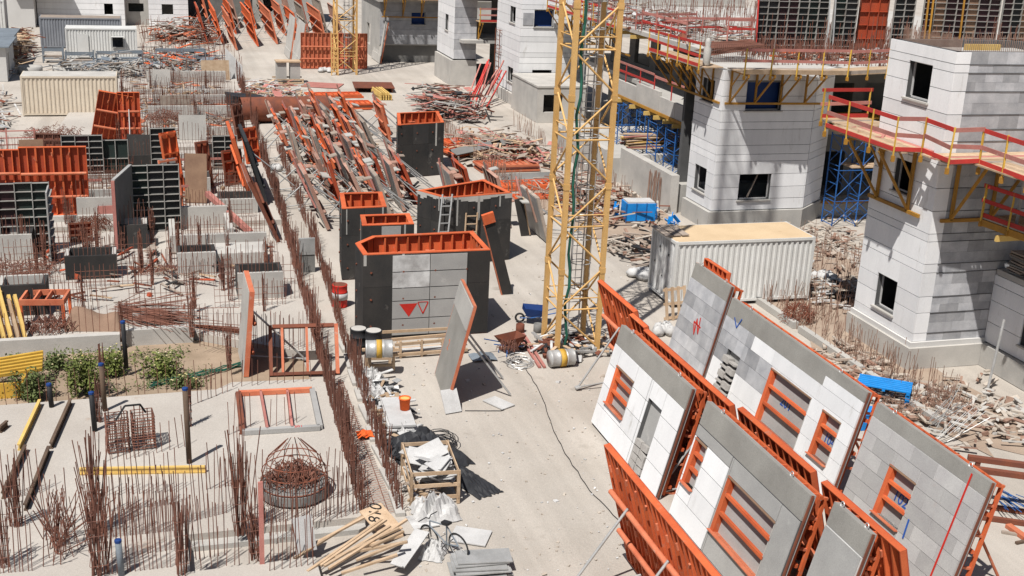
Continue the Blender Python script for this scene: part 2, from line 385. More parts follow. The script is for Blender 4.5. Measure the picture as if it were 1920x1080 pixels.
# --- middle tower
JB = [.95, 1.5, 2.1, 2.75, 3.4, 3.75, 4.2, 4.98, 5.35, 5.9, 6.6, 7.35, 7.85]
tB = thing('stone_tower', 'white stone tower with brown plank deck on its top behind the container', 'building')
blo = [(.75, 2.1, 1.6, 2.85), (.75, 2.1, 6.1, 7.2)]
wl = face(tB, (26.35, 55.1, 0), (0, -1, 0), 2.9, .5, 7.8, blo)
clad(wl, (26.35, 55.1, 0), (0, -1, 0), 2.95, JB, blo, 'white_stone')
bfo = [(1.35, 3.1, 1.45, 2.75), (1.25, 3.2, 5.9, 7.3)]
wf = face(tB, (26.35, 52.2, 0), (1, 0, 0), 5.0, .5, 7.8, bfo)
clad(wf, (26.35, 52.2, 0), (1, 0, 0), 5.0, JB, bfo, 'white_stone')
wc = face(tB, (31.35, 52.2, 0), (1, .85, 0), 2.6, .5, 7.8, [])
clad(wc, (31.37, 52.2, 0), (1, .85, 0), 2.55, JB, [], 'white_stone')
face(tB, (33.3, 53.9, 0), (0, 1, 0), 3.0, .5, 7.6, []); face(tB, (33.3, 56.5, 0), (-1, 0, 0), 6.95, .5, 7.6, [])
bx('plinth', 'concrete', tB, 26.1, 31.3, 51.98, 55.1, 0, .92)
MB().prism([(31.3, 51.98), (33.4, 53.75), (33.4, 55.1), (31.3, 55.1)], 0, .918).build('plinth', 'concrete', tB)
for op in blo: window(tB, (26.35, 55.1, 0), (0, -1, 0), op)
window(tB, (26.35, 52.2, 0), (1, 0, 0), bfo[0]); window(tB, (26.35, 52.2, 0), (1, 0, 0), bfo[1], pane='navy')
for z in (.5, 4.5): bx('floor_slab', 'concrete_dark', tB, 26.7, 32.4, 53.0, 56.1, z, z + .2)
ubar('prop', 'timber_grey', tB, (28.4, 52.5, 1.5), (28.9, 52.5, 2.75), .06)

# --- far tower
JD = [.9, 1.5, 2.2, 2.6, 3.3, 3.75, 4.1, 4.9, 5.3, 5.9, 6.6, 7.3, 7.65, 8.4, 9.2, 10.2]
tD = thing('stone_tower', 'white stone tower with grey patches left of the yellow crane mast', 'building')
dlo = [(3.5, 5.0, 1.6, 2.7), (3.5, 5.0, 6.1, 7.3)]
wl = face(tD, (27.05, 94.0, 0), (0, -1, 0), 6.35, -.2, 10.2, dlo)
clad(wl, (27.05, 94.0, 0), (0, -1, 0), 6.4, JD, dlo, 'white_stone')
dfo = [(1.05, 2.6, 1.5, 2.8), (1.0, 2.55, 6.0, 7.25)]
wf = face(tD, (27.05, 87.65, 0), (1, 0, 0), 5.4, -.2, 10.2, dfo)
clad(wf, (27.05, 87.65, 0), (1, 0, 0), 5.4, JD, dfo, 'white_stone')
ubox('stone_patch', 'grey_stone', wf, (27.6, 87.585, 2.3), (.85, .03, .7)); ubox('stone_patch', 'grey_stone', wf, (27.6, 87.585, 1.65), (.85, .03, .55))
ubox('stone_patch', 'grey_stone', wf, (27.58, 87.585, 6.6), (.8, .03, .9))
face(tD, (32.45, 87.65, 0), (0, 1, 0), 6.3, -.2, 10.2, []); face(tD, (32.45, 94, 0), (-1, 0, 0), 5.4, -.2, 10.2, [])
bx('core_roof', 'concrete', tD, 27.4, 32.1, 88, 93.7, 9.6, 9.8)
bx('plinth', 'concrete_light', tD, 26.8, 32.4, 87.4, 94.2, 0, .85)
for op in dlo: window(tD, (27.05, 94.0, 0), (0, -1, 0), op)
window(tD, (27.05, 87.65, 0), (1, 0, 0), dfo[0]); window(tD, (27.05, 87.65, 0), (1, 0, 0), dfo[1], pane='navy')
an = thing('concrete_annex', 'low grey concrete annex with a square dark opening at the tower foot', 'building')
ao = [(.45, 1.9, .75, 2.0)]
face(an, (26.45, 80.9, 0), (1, 0, 0), 3.6, 0, 2.5, ao, wmat='concrete_light'); face(an, (26.448, 87.3, 0), (0, -1, 0), 6.12, 0, 2.5, [], wmat='concrete_light')
face(an, (30.045, 81.2, 0), (0, 1, 0), 6, 0, 2.5, [], wmat='concrete_light'); bx('roof', 'concrete_light', an, 26.4, 30.1, 80.85, 87.3, 2.5, 2.62)

# --- tower further back
tE = thing('stone_tower', 'narrow white stone tower far back beside a rusty scaffold bay', 'building')
elo = [(2.7, 3.9, 4.3, 5.6)]
wl = face(tE, (24.55, 104, 0), (0, -1, 0), 5.8, -.2, 11, elo)
clad(wl, (24.55, 104, 0), (0, -1, 0), 5.85, [2.2, 3.0, 3.8, 4.3, 5.1, 5.6, 6.4, 7.2, 8.0, 9, 10], elo, 'white_stone')
wf = face(tE, (24.55, 98.2, 0), (1, 0, 0), 1.9, -.2, 11, [])
clad(wf, (24.55, 98.2, 0), (1, 0, 0), 1.9, [2.2, 3.0, 3.8, 4.3, 5.1, 5.6, 6.4, 7.2, 8.0, 9, 10], [], 'grey_stone')
face(tE, (26.45, 98.2, 0), (0, 1, 0), 5.8, -.2, 11, []); bx('roof', 'concrete', tE, 24.9, 26.2, 98.5, 104, 10.7, 10.9); bx('plinth', 'concrete_light', tE, 24.3, 26.5, 98, 104, 0, 2.1)
window(tE, (24.55, 104, 0), (0, -1, 0), elo[0])
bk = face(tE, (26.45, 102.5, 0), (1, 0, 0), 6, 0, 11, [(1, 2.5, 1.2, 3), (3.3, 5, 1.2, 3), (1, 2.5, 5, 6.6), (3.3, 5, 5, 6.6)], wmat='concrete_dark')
for z in (3.6, 7.2): bx('floor_slab', 'concrete', tE, 25, 33, 97.2, 103, z, z + .25)

# --- far block behind
tF = thing('stone_block', 'grey concrete block with a navy window and red rail platform far behind', 'building')
ffo = [(2.95, 4.3, 3.5, 4.65)]
wf = face(tF, (20.9, 112, 0), (1, 0, 0), 7.5, 1.6, 9, ffo, wmat='concrete')
clad(wf, (20.9, 112, 0), (1, 0, 0), 7.5, [1.7, 2.4, 3.1, 3.9, 4.7, 5.4, 6.1], ffo, 'grey_stone')
face(tF, (20.897, 122, 0), (0, -1, 0), 9.72, 0, 9, [(3, 5, 1, 3)], wmat='concrete'); face(tF, (28.395, 112.3, 0), (0, 1, 0), 10, 0, 9, [], wmat='concrete')
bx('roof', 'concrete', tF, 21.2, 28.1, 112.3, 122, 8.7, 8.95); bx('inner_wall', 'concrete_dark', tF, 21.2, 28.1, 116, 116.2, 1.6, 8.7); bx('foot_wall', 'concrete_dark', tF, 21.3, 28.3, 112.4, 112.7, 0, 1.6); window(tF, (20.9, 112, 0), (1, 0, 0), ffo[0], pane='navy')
bx('floor_slab', 'concrete', tF, 20.6, 28.6, 111.4, 122, 5.6, 5.85)

# --- white building at the top left
tG = thing('stone_house', 'long white stone house with three small dark windows at the top left', 'building')
gfo = [(6.6, 7.6, 1.2, 2.35), (12.7, 14.2, 1.2, 2.3)]
wf = face(tG, (-10.9, 140, 0), (1, 0, 0), 8.9, -.3, 9, [(6.8, 7.7, 1.2, 2.35)], wmat='wall_pale')
clad(wf, (-10.9, 140, 0), (1, 0, 0), 8.9, [-.2, .7, 1.2, 1.7, 2.35, 2.9, 3.5, 4.1, 5], [(6.8, 7.7, 1.2, 2.35)], 'white_stone', gap=.03)
wf2 = face(tG, (-2.0, 141.6, 0), (1, 0, 0), 2.5, -.3, 9, [(.4, 2.0, 1.4, 2.3)], wmat='concrete_light')
wf3 = face(tG, (.5, 140, 0), (1, 0, 0), 4.2, -.3, 9, [(1.4, 2.6, 1.3, 2.4)], wmat='wall_pale')
clad(wf3, (.5, 140, 0), (1, 0, 0), 4.2, [-.2, .7, 1.3, 1.85, 2.4, 2.9, 3.5, 4.1, 5], [(1.4, 2.6, 1.3, 2.4)], 'white_stone', gap=.03)
face(tG, (-1.9, 140.3, 0), (0, 1, 0), 1.3, -.3, 9, [], wmat='wall_pale'); face(tG, (4.695, 140.3, 0), (0, 1, 0), 9, -.3, 9, [], wmat='wall_pale'); face(tG, (4.7, 150, 0), (-1, 0, 0), 15.6, -.3, 9, [], wmat='wall_pale')
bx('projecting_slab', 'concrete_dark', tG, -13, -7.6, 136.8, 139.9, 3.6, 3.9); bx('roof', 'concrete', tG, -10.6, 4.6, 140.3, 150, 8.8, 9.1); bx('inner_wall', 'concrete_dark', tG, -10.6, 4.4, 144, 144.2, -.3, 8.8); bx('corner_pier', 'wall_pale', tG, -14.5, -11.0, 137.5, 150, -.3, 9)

# ------------------------------------------------------------------ recessed wings between the towers
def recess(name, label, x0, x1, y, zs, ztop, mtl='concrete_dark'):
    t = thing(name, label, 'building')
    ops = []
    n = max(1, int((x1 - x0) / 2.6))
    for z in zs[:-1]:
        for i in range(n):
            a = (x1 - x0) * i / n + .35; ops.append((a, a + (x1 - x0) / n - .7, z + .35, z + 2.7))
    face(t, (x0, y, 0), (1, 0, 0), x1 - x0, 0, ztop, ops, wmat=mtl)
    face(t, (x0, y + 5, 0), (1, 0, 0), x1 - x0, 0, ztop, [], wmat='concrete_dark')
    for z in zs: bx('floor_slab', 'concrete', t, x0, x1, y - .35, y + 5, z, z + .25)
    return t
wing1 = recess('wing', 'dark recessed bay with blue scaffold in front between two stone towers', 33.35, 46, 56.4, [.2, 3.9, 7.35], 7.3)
wing2 = thing('wing', 'unfinished side wing with pale balcony parapets right of the crane mast', 'building')
sw = [(1, 3.4, .5, 3.3), (4.4, 7, .5, 3.3), (8, 10.6, .5, 3.3), (11.6, 14.2, .5, 3.3), (15.2, 17.6, .5, 3.3), (19, 22, .5, 3.3),
      (1, 3.4, 5, 7), (4.4, 7, 5, 7), (8, 10.6, 5, 7), (11.6, 14.2, 5, 7), (15.2, 17.6, 5, 7), (19, 22, 5, 7)]
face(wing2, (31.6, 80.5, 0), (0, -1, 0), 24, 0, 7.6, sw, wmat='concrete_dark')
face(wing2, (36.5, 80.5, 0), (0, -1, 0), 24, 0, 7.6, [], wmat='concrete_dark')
bx('floor_slab', 'concrete', wing2, 27.4, 36, 56.8, 69.0, 4.2, 4.45); bx('floor_slab', 'concrete', wing2, 30.0, 36, 69.02, 85, 4.2, 4.45)
bx('roof_slab', 'concrete_light', wing2, 29.0, 58, 57.2, 87.0, 7.55, 7.8)
for (a, b) in ((57.1, 59.4), (59.45, 61.6), (61.65, 65.0), (65.05, 68.4)):
    bx('parapet', 'concrete_light', wing2, 27.25, 27.42, a, b, 4.2, 5.05 + (.25 if a == 61.65 else 0))
bx('parapet', 'concrete_light', wing2, 27.25, 29.4, 56.95, 57.09, 4.2, 4.95)
for a in (57.6, 60.2, 62.6, 64.7, 66.9):
    utube('rail_post', 'red_board', wing2, (27.33, a, 4.9), (27.33, a, 6.1), .035)
ubar('guard_rail', 'pink_board', wing2, (27.33, 57.3, 6.0), (27.33, 62.6, 6.0), .05, .14); ubar('guard_rail', 'red_board', wing2, (27.33, 62.7, 5.6), (27.33, 68, 5.6), .05, .12)
ubar('guard_rail', 'pink_board', wing2, (27.33, 62.7, 6.1), (27.33, 68, 6.1), .05, .12)
for i, y in enumerate((57.5, 58.8, 60.1, 61.4, 62.8, 65, 67.2)):
    ubar('timber_beam', 'timber_yellow', wing2, (26.9, y, 3.9), (30.5, y, 3.9), .1, .22)
bx('long_plank', 'ochre', wing2, 27.2, 27.4, 57.0, 68, 4.03, 4.19)
for i, y in enumerate((70, 72.5, 75)): ubar('timber_beam', 'timber_yellow', wing2, (28.7, y, 7.35), (31.5, y, 7.35), .1, .22)
# retaining walls under that wing
rw = thing('retaining_wall', 'low grey concrete retaining wall with leaning bars beside the middle tower', 'wall')
bx('wall', 'concrete_light', rw, 25.55, 26.0, 55.4, 62.5, 0, 2.0); bx('wall', 'concrete_light', rw, 26.003, 31.5, 60.9, 61.3, 0, 1.9)
bx('wall', 'concrete_light', rw, 24.6, 25.0, 62.52, 70.0, 0, 1.9); bx('fill', 'concrete', rw, 26.02, 31.5, 55.6, 60.88, 0, 1.45)
bx('fill', 'concrete', rw, 25.02, 31.5, 62.5, 72.0, 0, 1.4)
mb = MB()
for i in range(14):
    p = g(1190 + i * 1.2, 372, 0); mb.tube((25.5 - rnd.random() * .2, 56.5 + i * .12, 0.02), (25.5, 56.5 + i * .12 + rnd.uniform(-.1, .1), 1.5 + rnd.random() * .4), .02, 4)
mb.build('leaning_bars', 'rebar_pale', rw, stuff=True)
# ------------------------------------------------------------------ working platforms
def platform(name, label, pts, z, width, inward, rails=('red_board', 'pink_board'), post='yellow', h=1.15, step=1.35, brackets=True, group=None, toe='red_board'):
    """deck of planks following outline pts (outer edge), inward = +1 when the deck lies left of the walking direction"""
    t = thing(name, label, 'platform', group=group)
    for k, (a, b) in enumerate(zip(pts[:-1], pts[1:])):
        a = Vector((a[0], a[1], 0)); b = Vector((b[0], b[1], 0)); d = b - a; L = d.length; d.normalize(); nn = Vector((-d.y, d.x, 0)) * inward
        np_ = max(3, int(width / .24))
        for i in range(np_):
            o = nn * (width * (i + .5) / np_); e = rnd.uniform(-.08, .12)
            ubar('deck_plank', 'timber' if rnd.random() < .75 else 'timber_grey', t, a + o - d * e * .3 + Vector((0, 0, z + rnd.uniform(-.008, .008))), b + o + d * e * .3 + Vector((0, 0, z)), width / np_ - .015, .05)
        n = max(1, round(L / step))
        for i in range(n + 1):
            q = a + d * (L * i / n); lean = Vector((rnd.uniform(-.03, .03), rnd.uniform(-.03, .03), 0))
            ubar('rail_post', post, t, q - Vector((0, 0, .25)) + Vector((0, 0, z)), q + lean + Vector((0, 0, z + h)), .06)
            ubox('post_clamp', 'ochre', t, q + Vector((0, 0, z - .2)), (.1, .1, .18))
            if brackets and i < n:
                qb = q + d * .25; wi = qb + nn * (width - .02)
                br = MB(); br.bar(wi + zz * (z - .1), wi + zz * (z - 1.7), .09); br.bar(qb + zz * (z - .1), wi + zz * (z - .1), .09); br.bar(qb + zz * (z - .15), wi + zz * (z - 1.65), .07)
                br.bar(qb + nn * width * .5 + zz * (z - .1), wi + zz * (z - .9), .05)
                br.build('bracket', 'ochre', t)
        if brackets: ubar('wall_ledger', 'ochre', t, a + nn * (width - .06) + zz * (z - 1.68), b + nn * (width - .06) + zz * (z - 1.68), .08, .1)
        for hh, m_ in ((h - .06, rails[k % len(rails)]), (h * .5, rails[(k + 1) % len(rails)])):
            sag = rnd.uniform(-.04, .04)
            ubar('guard_rail', m_, t, a - d * .1 + zz * (z + hh + sag), b + d * .1 + zz * (z + hh - sag), .035, .13)
        ubar('toe_board', toe, t, a + zz * (z + .1) + nn * .03, b + zz * (z + .1) + nn * .03, .03, .16)
    return t
t = thing('work_platform', 'continuous red railed plank platform wrapping round the near stone tower', 'platform')
ZP = 7.7
for (x0, x1, y0, y1, along) in ((23.68, 25.28, 34.12, 38.4, 'y'), (24.5, 29.8, 32.12, 33.72, 'x'), (25.35, 29.8, 27.0, 32.08, 'y')):
    n = int(((x1 - x0) if along == 'y' else (y1 - y0)) / .23)
    for i in range(n):
        f = (i + .5) / n; m_ = 'timber' if rnd.random() < .7 else ('timber_grey' if rnd.random() < .6 else 'pink_board')
        if along == 'y': xx = x0 + (x1 - x0) * f; ubar('deck_plank', m_, t, (xx, y0 - rnd.uniform(-.03, .1), ZP + rnd.uniform(-.01, .01)), (xx, y1 + rnd.uniform(-.05, .1), ZP), (x1 - x0) / n - .012, .05)
        else: yy = y0 + (y1 - y0) * f; ubar('deck_plank', m_, t, (x0 - rnd.uniform(-.03, .1), yy, ZP + rnd.uniform(-.01, .01)), (x1, yy, ZP), (y1 - y0) / n - .012, .05)
OL = [(23.65, 38.4), (23.7, 34.1), (24.67, 33.95), (24.42, 32.15), (25.5, 32.02), (25.15, 27.0)]
for k, (a, b) in enumerate(zip(OL[:-1], OL[1:])):
    a = Vector((*a, ZP)); b = Vector((*b, ZP)); L = (b - a).length; n = max(1, round(L / 1.3))
    for i in range(n + (1 if k == 4 else 0)): q = a.lerp(b, i / n); ubar('rail_post', 'yellow', t, q - zz * .3, q + Vector((rnd.uniform(-.04, .04), rnd.uniform(-.04, .04), 1.2)), .055); ubox('post_clamp', 'ochre', t, q - zz * .22, (.1, .1, .2))
    for h_, m_ in ((1.12, ('red_board', 'pink_board')[k % 2]), (.56, 'pink_board'), (.1, 'red_board')):
        ubar('guard_rail' if h_ > .2 else 'toe_board', m_, t, a + zz * (h_ + rnd.uniform(-.03, .03)), b + zz * (h_ + rnd.uniform(-.03, .03)), .035, .14)
for y in (35.0, 36.9):
    br = MB(); br.bar((25.2, y, ZP - .1), (25.2, y, ZP - 2.3), .1); br.bar((23.75, y, ZP - .1), (25.2, y, ZP - .1), .1); br.bar((23.75, y, ZP - .15), (25.2, y, ZP - 2.25), .08); br.bar((24.5, y, ZP - .1), (25.2, y, ZP - 1.2), .06); br.build('bracket', 'ochre', t)
for x in (26.0, 27.6):
    br = MB(); br.bar((x, 33.62, ZP - .1), (x, 33.62, ZP - 2.3), .1); br.bar((x, 32.2, ZP - .1), (x, 33.62, ZP - .1), .1); br.bar((x, 32.2, ZP - .15), (x, 33.62, ZP - 2.25), .08); br.build('bracket', 'ochre', t)
ubar('wall_ledger', 'ochre', t, (25.2, 34.3, ZP - 2.3), (25.2, 37.4, ZP - 2.3), .1, .12); ubar('wall_ledger', 'ochre', t, (25.6, 33.62, ZP - 2.3), (29.5, 33.62, ZP - 2.3), .1, .12)
platform('work_platform', 'short railed landing behind the near tower with yellow posts', [(24.6, 40.3), (26.6, 40.3)], 7.7, 1.85, -1, brackets=False)
platform('work_platform', 'plank platform on yellow posts along the front of the middle tower', [(26.4, 50.3), (31.7, 50.1)], 7.95, 1.85, 1, rails=('pink_board',), toe='timber')
platform('work_platform', 'red railed plank platform on the shaded left side of the middle tower', [(25.0, 58.4), (25.0, 52.25)], 7.95, 1.3, 1, rails=('red_board',))
platform('work_platform', 'long pink guard rail platform along the roof between two towers', [(31.85, 50.3), (42.0, 53.0)], 7.9, 1.9, 1, rails=('pink_board',), brackets=False, toe='timber_grey')
platform('work_platform', 'red railed platform on the far grey block behind the second mast', [(21.0, 110.6), (28.0, 110.6)], 5.9, 1.2, 1, step=2)
platform('work_platform', 'pale plank platform with yellow brackets high on the far rusty bay', [(26.3, 96.6), (32.0, 96.6)], 5.4, 1.3, 1, rails=('pink_board',), step=1.8)
platform('work_platform', 'lower plank platform with yellow brackets on the far rusty bay', [(29.0, 93.9), (33.0, 93.9)], 4.0, 1.3, 1, rails=('pink_board',), step=1.8)
platform('work_platform', 'red railed platform high behind the top of the crane mast', [(28.0, 84.5), (28.0, 71.0)], 7.75, 1.2, 1, rails=('red_board', 'pink_board'), step=2)
t = platform('work_platform', 'wooden platform with a dusty top by the low right wing', [(26.4, 32.6), (26.9, 26.5)], 5.75, 3.2, 1, rails=('red_board',), brackets=False)
for (px_, py_, za, zb) in ((28.7, 29, 3.57, 5.7), (28.7, 32.3, 3.57, 5.7), (29.6, 28, 3.57, 5.7)): utube('prop', 'galv', t, (px_, py_, za), (px_, py_, zb), .05)
for (px_, py_) in ((26.9, 31.5), (27.2, 28), (29.3, 31.5), (29.3, 28)): utube('prop', 'galv', t, (px_, py_, 5.78), (px_, py_, 7.67), .05)
ubar('edge_beam', 'ochre', t, (26.45, 32.6, 5.6), (26.95, 26.5, 5.6), .12, .22); ubar('timber_beam', 'timber_yellow', t, (26.2, 31.5, 5.35), (28.2, 31.6, 5.35), .1, .2)

# right corner: stack of boards, timber beams, pole
t = thing('board_stack', 'loose stack of dark grey boards hanging in shade by the low wing', 'boards', (28.95, 32.9, 3.57))
for i in range(9): ubox('board', 'timber_grey' if i % 3 else 'concrete_dark', t, (rnd.uniform(-.05, .05), rnd.uniform(-.05, .05), .05 + i * .085), (1.1, .75, .06), (0, rnd.uniform(-.03, .03), rnd.uniform(-.12, .12)))
t = thing('beam_stack', 'pile of yellow timber beams on the low wing roof at the right edge', 'beams', (28.9, 31.2, 3.57))
for i in range(11):
    ubar('timber_beam', 'timber_yellow', t, (-.7 + rnd.uniform(-.1, .1), -.4 + (i % 4) * .22, .09 + (i // 4) * .17), (1.3, -.35 + (i % 4) * .22 + rnd.uniform(-.15, .15), .09 + (i // 4) * .17), .1, .15)
p = g(1850, 738); q = MB().tube(p, p + Vector((.25, .1, 2.6)), .045, 8); q.lathe([(.12, 0), (.12, .05)], 10, tuple(p))
tag(q.build('steel_pole', 'galv'), 'slim grey steel pole standing at the shaded tower foot', 'pole')

# ------------------------------------------------------------------ blue shoring towers
def shoring(label, loc, wd, dp, hs, mtl='blue_steel', group=None, rz=0, bays=1):
    t = thing('scaffold_tower', label, 'scaffold', loc, (0, 0, rz), group)
    x = [wd * i for i in range(bays + 1)]; zt = sum(hs)
    for xi in x:
        for y in (0, dp): utube('standard', mtl, t, (xi, y, 0), (xi, y, zt), .035)
        z = 0
        for h in hs:
            z += h
            for k in (.08, .5, .94): utube('rung', mtl, t, (xi, 0, z - h + h * k), (xi, dp, z - h + h * k), .022)
    z = 0
    for h in hs:
        for i in range(bays):
            for y in (0, dp):
                utube('brace', mtl, t, (x[i], y, z + .1 * h), (x[i + 1], y, z + .9 * h), .02); utube('brace', mtl, t, (x[i], y, z + .9 * h), (x[i + 1], y, z + .1 * h), .02)
        utube('ledger', mtl, t, (0, 0, z + h * .95), (x[-1], 0, z + h * .95), .025)
        z += h
    return t
shoring('blue steel scaffold standing in the recess right of the middle tower', (32.95, 51.75, .0), 1.35, 1.0, (1.4, 1.6, 1.7), bays=3)
t = thing('slab_formwork', 'orange edged slab formwork on blue scaffold with yellow beam ends', 'formwork')
for x in (33.7, 35.2, 36.7, 38.2): ubar('timber_beam', 'timber_yellow', t, (x, 51.5, 4.85), (x + .1, 56, 4.85), .11, .22)
bx('edge_board', 'ochre', t, 33.5, 39.5, 52.4, 56.2, 4.97, 5.07); bx('lower_board', 'timber', t, 33.7, 38.6, 51.8, 52.95, 3.02, 3.07); bx('foot_board', 'ochre', t, 33.4, 39.0, 53.5, 53.7, .75, .9)
bx('foot_wall', 'concrete', t, 33.35, 39.5, 53.75, 54.0 - .1, 0, .74)
for i, (x, y) in enumerate(((26.6, 57.6), (26.6, 60.0), (27.2, 63.2), (26.8, 66.3), (28.3, 64.8), (28.6, 68.8))):
    shoring('blue scaffold tower under the balcony wing, %s from the middle stone tower' % ORD[i], (x, y, 1.42), 1.2, 1.3, (1.2, 1.2), group='blue scaffolds under the balcony wing')
for i, (x, y) in enumerate(((25.6, 92.2), (27.0, 95.0), (29.2, 95.2))):
    shoring('rusty dark scaffold in the far bay, %s from the far left' % ORD[i], (x + 1.2, y + .2, 0.2), 1.4, 1.2, (1.7, 1.7, 1.7), 'rust_steel', group='rusty scaffolds in the far bay')
t = thing('board_pile', 'stack of old yellow and grey boards on the retaining wall by blue scaffolds', 'boards', (25.6, 63.2, 1.9))
for i in range(22): ubar('board', ('timber_grey', 'timber', 'timber_yellow', 'pink_board')[i % 4], t, (rnd.uniform(0, .4), rnd.uniform(-1, .2), .04 + i * .035), (3.6 + rnd.uniform(-.4, .6), rnd.uniform(-1, .2), .04 + i * .035 + rnd.uniform(-.02, .02)), .22, .045)

# ------------------------------------------------------------------ black grid wall forms on the roof
def grid_form(name, label, loc, wd, ht, rz=0, lean=0, cols=None, rows=None, skins=('black_ply',), steel='grid_steel', group=None, frame='grid_steel', depth=.11):
    t = thing(name, label, 'formwork', loc, (lean, 0, rz), group)
    cols = cols or max(2, round(wd / .62)); rows = rows or max(3, round(ht / .33))
    for i in range(cols):
        ubox('form_skin', skins[i % len(skins)], t, (wd * (i + .5) / cols, 0, ht / 2), (wd / cols - .01, .02, ht))
    for i in range(cols + 1): ubox('upright', frame if i in (0, cols) else steel, t, (wd * i / cols, -depth / 2 - .012, ht / 2), (.035, depth, ht))
    for j in range(rows + 1):
        for i in range(cols):
            ubox('crossbar', steel, t, (wd * (i + .5) / cols, -depth * .45 - .012, .03 + (ht - .06) * j / rows + rnd.uniform(-.012, .012)), (wd / cols - .04, depth * .9, .028))
    return t
RZ = 7.82
grid_form('wall_form', 'wide black wall form with pale steel grid on the roof, nearest the crane', (31.6, 59.5, RZ), 4.3, 3.4, skins=('black_ply', 'black_ply', 'maroon_ply', 'maroon_ply', 'black_ply', 'green_ply'))
grid_form('wall_form', 'narrow green edged wall form beside the wide black one', (36.05, 59.2, RZ), 1.45, 3.4, skins=('green_ply', 'black_ply'), frame='grid_steel')
grid_form('wall_form', 'orange column form standing between black wall forms on the roof', (37.9, 59.6, RZ), 1.8, 3.0, skins=('orange_deep', 'orange_deep'), steel='orange_deep', frame='rust_steel', rows=4)
grid_form('wall_form', 'narrow black form right of the orange column form', (39.9, 59.3, RZ), 1.3, 3.4, skins=('black_ply',))
grid_form('wall_form', 'large reddish wall form with pale grid at the top right', (41.5, 58.9, RZ), 4.6, 3.2, rz=-.12, skins=('maroon_ply', 'ply_brown', 'maroon_ply'))
grid_form('wall_form', 'second reddish wall form at the top right corner', (46.3, 58.4, RZ), 4.5, 3.3, skins=('maroon_ply', 'black_ply', 'ply_brown'))
for i, (x, y) in enumerate(((35.6, 58.6), (35.95, 58.6), (31.4, 58.8))):
    o = MB().bar((x, y, RZ), (x + .12, y + .6, RZ + 3.6), .07).build('form_brace', 'galv' if i < 2 else 'red_board'); tag(o, ('pale steel brace standing before the black wall forms, %s of the pair' % ORD[i]) if i < 2 else 'pink steel brace leaning on the wide black wall form', 'brace')
for i, x in enumerate((41.3, 41.6, 43.6)):
    tag(MB().bar((x, 58.1, RZ), (x + .1, 58.4, RZ + 3.7), .09).build('timber_post', 'ochre'), 'ochre upright timber at the reddish wall forms, %s from the left' % ORD[i], 'post', 'ochre uprights at the reddish forms')
# roof slab behind the near tower and rebar over it
bx('roof_slab', 'concrete_light', wing1, 33.6, 58, 53.4, 57.18, 7.60, 7.79)
mb = MB()
for i in range(1500):
    x = rnd.uniform(30, 54); y = rnd.choice((54.2, 55.3, 55.6, 57.4, 57.8, 58.2)) + rnd.uniform(-.1, .1)
    mb.tube((x, y, 7.75), (x + rnd.uniform(-.1, .1), y + rnd.uniform(-.08, .08), 7.75 + rnd.uniform(.5, 1.2) * (2.0 if rnd.random() < .12 else 1)), .015, 4, caps=False)
for i in range(900):
    x = rnd.uniform(28.5, 46); y = rnd.uniform(58, 86); h = rnd.uniform(.4, 1.5)
    mb.tube((x, y, 7.78), (x + rnd.uniform(-.15, .15), y + rnd.uniform(-.1, .1), 7.78 + h), .014, 4)
tag(mb.build('roof_rebar', 'rebar', None, stuff=True), 'upright starter bars bristling over the far roof slab', 'rebar')
mb = MB()
for i in range(40):
    for k in range(2):
        y = 55.0 + i * .055; mb.tube((27.0 + rnd.uniform(-.1, .1), y, RZ + .35 + k * .35), (30.0 + rnd.uniform(-.3, .3), y + .2, RZ + .75 + k * .1), .012, 4)
for i in range(26): x = 27.1 + i * .115; mb.tube((x, 55.0, RZ + .4 + i * .008), (x, 57.2, RZ + .8), .012, 4); mb.tube((x, 55.0, RZ - .05), (x, 55.0, RZ + .9), .012, 4)
tag(mb.build('rebar_cage', 'rebar'), 'brown rebar cage lying on top of the middle tower', 'rebar cage', kind='stuff')
bx('tower_roof', 'concrete_light', tB, 26.7, 33.0, 52.6, 56.2, 7.78, 7.83)
bx('roof_slab', 'concrete_light', wing1, 26.8, 33.6, 56.3, 57.18, 7.60, 7.77)
mb = MB().lathe([(.16, 0), (.18, .05), (.18, .8), (.12, .9), (.15, 1.1), (.06, 1.3)], 12, (25.6, 52.7, RZ + .17))
tag(mb.build('wrapped_post', 'concrete', smooth=True), 'pale wrapped post on the deck corner of the middle tower', 'post')
def clutter(name, label, cat, box, n, mats, z0=0., big=1., flat=.25, seed=1, group=None):
    """loose boards, bars and sheets thrown together; one mesh per material, nobody could count them"""
    r = random.Random(seed); x0, x1, y0, y1 = box; t = thing(name, label, cat, group=group, kind='stuff')
    for m_ in mats:
        mb = MB()
        for i in range(n // len(mats)):
            x = x0 + (x1 - x0) * (r.random() + r.random()) / 2; y = y0 + (y1 - y0) * (r.random() + r.random()) / 2
            k = r.random(); hz = z0 + .04 + r.random() ** 2 * flat * big
            if k < .72: mb.obox((x, y, hz + .1), r.uniform(.5, 1.9) * big, r.uniform(.05, .14), r.uniform(.03, .07), (r.uniform(-.3, .3), r.uniform(-.22, .22), r.uniform(0, 3.14)))
            elif k < .86: mb.obox((x, y, hz + .08), r.uniform(.3, .9) * big, r.uniform(.2, .6) * big, .02, (r.uniform(-.35, .35), r.uniform(-.35, .35), r.uniform(0, 3.14)))
            else: mb.obox((x, y, hz), r.uniform(.08, .3), r.uniform(.08, .25), r.uniform(.06, .2), (r.uniform(0, 3), r.uniform(0, 3), r.uniform(0, 3)))
        mb.build('loose_pieces', m_, t, stuff=True)
    return t
clutter('roof_debris', 'boards, white bags and scrap strewn over the far roof deck', 'debris', (28.2, 36, 58.5, 86), 420, ('timber_grey', 'pink_board', 'white_worn', 'rust_steel', 'concrete'), 7.8, 1.2, .5, 3)
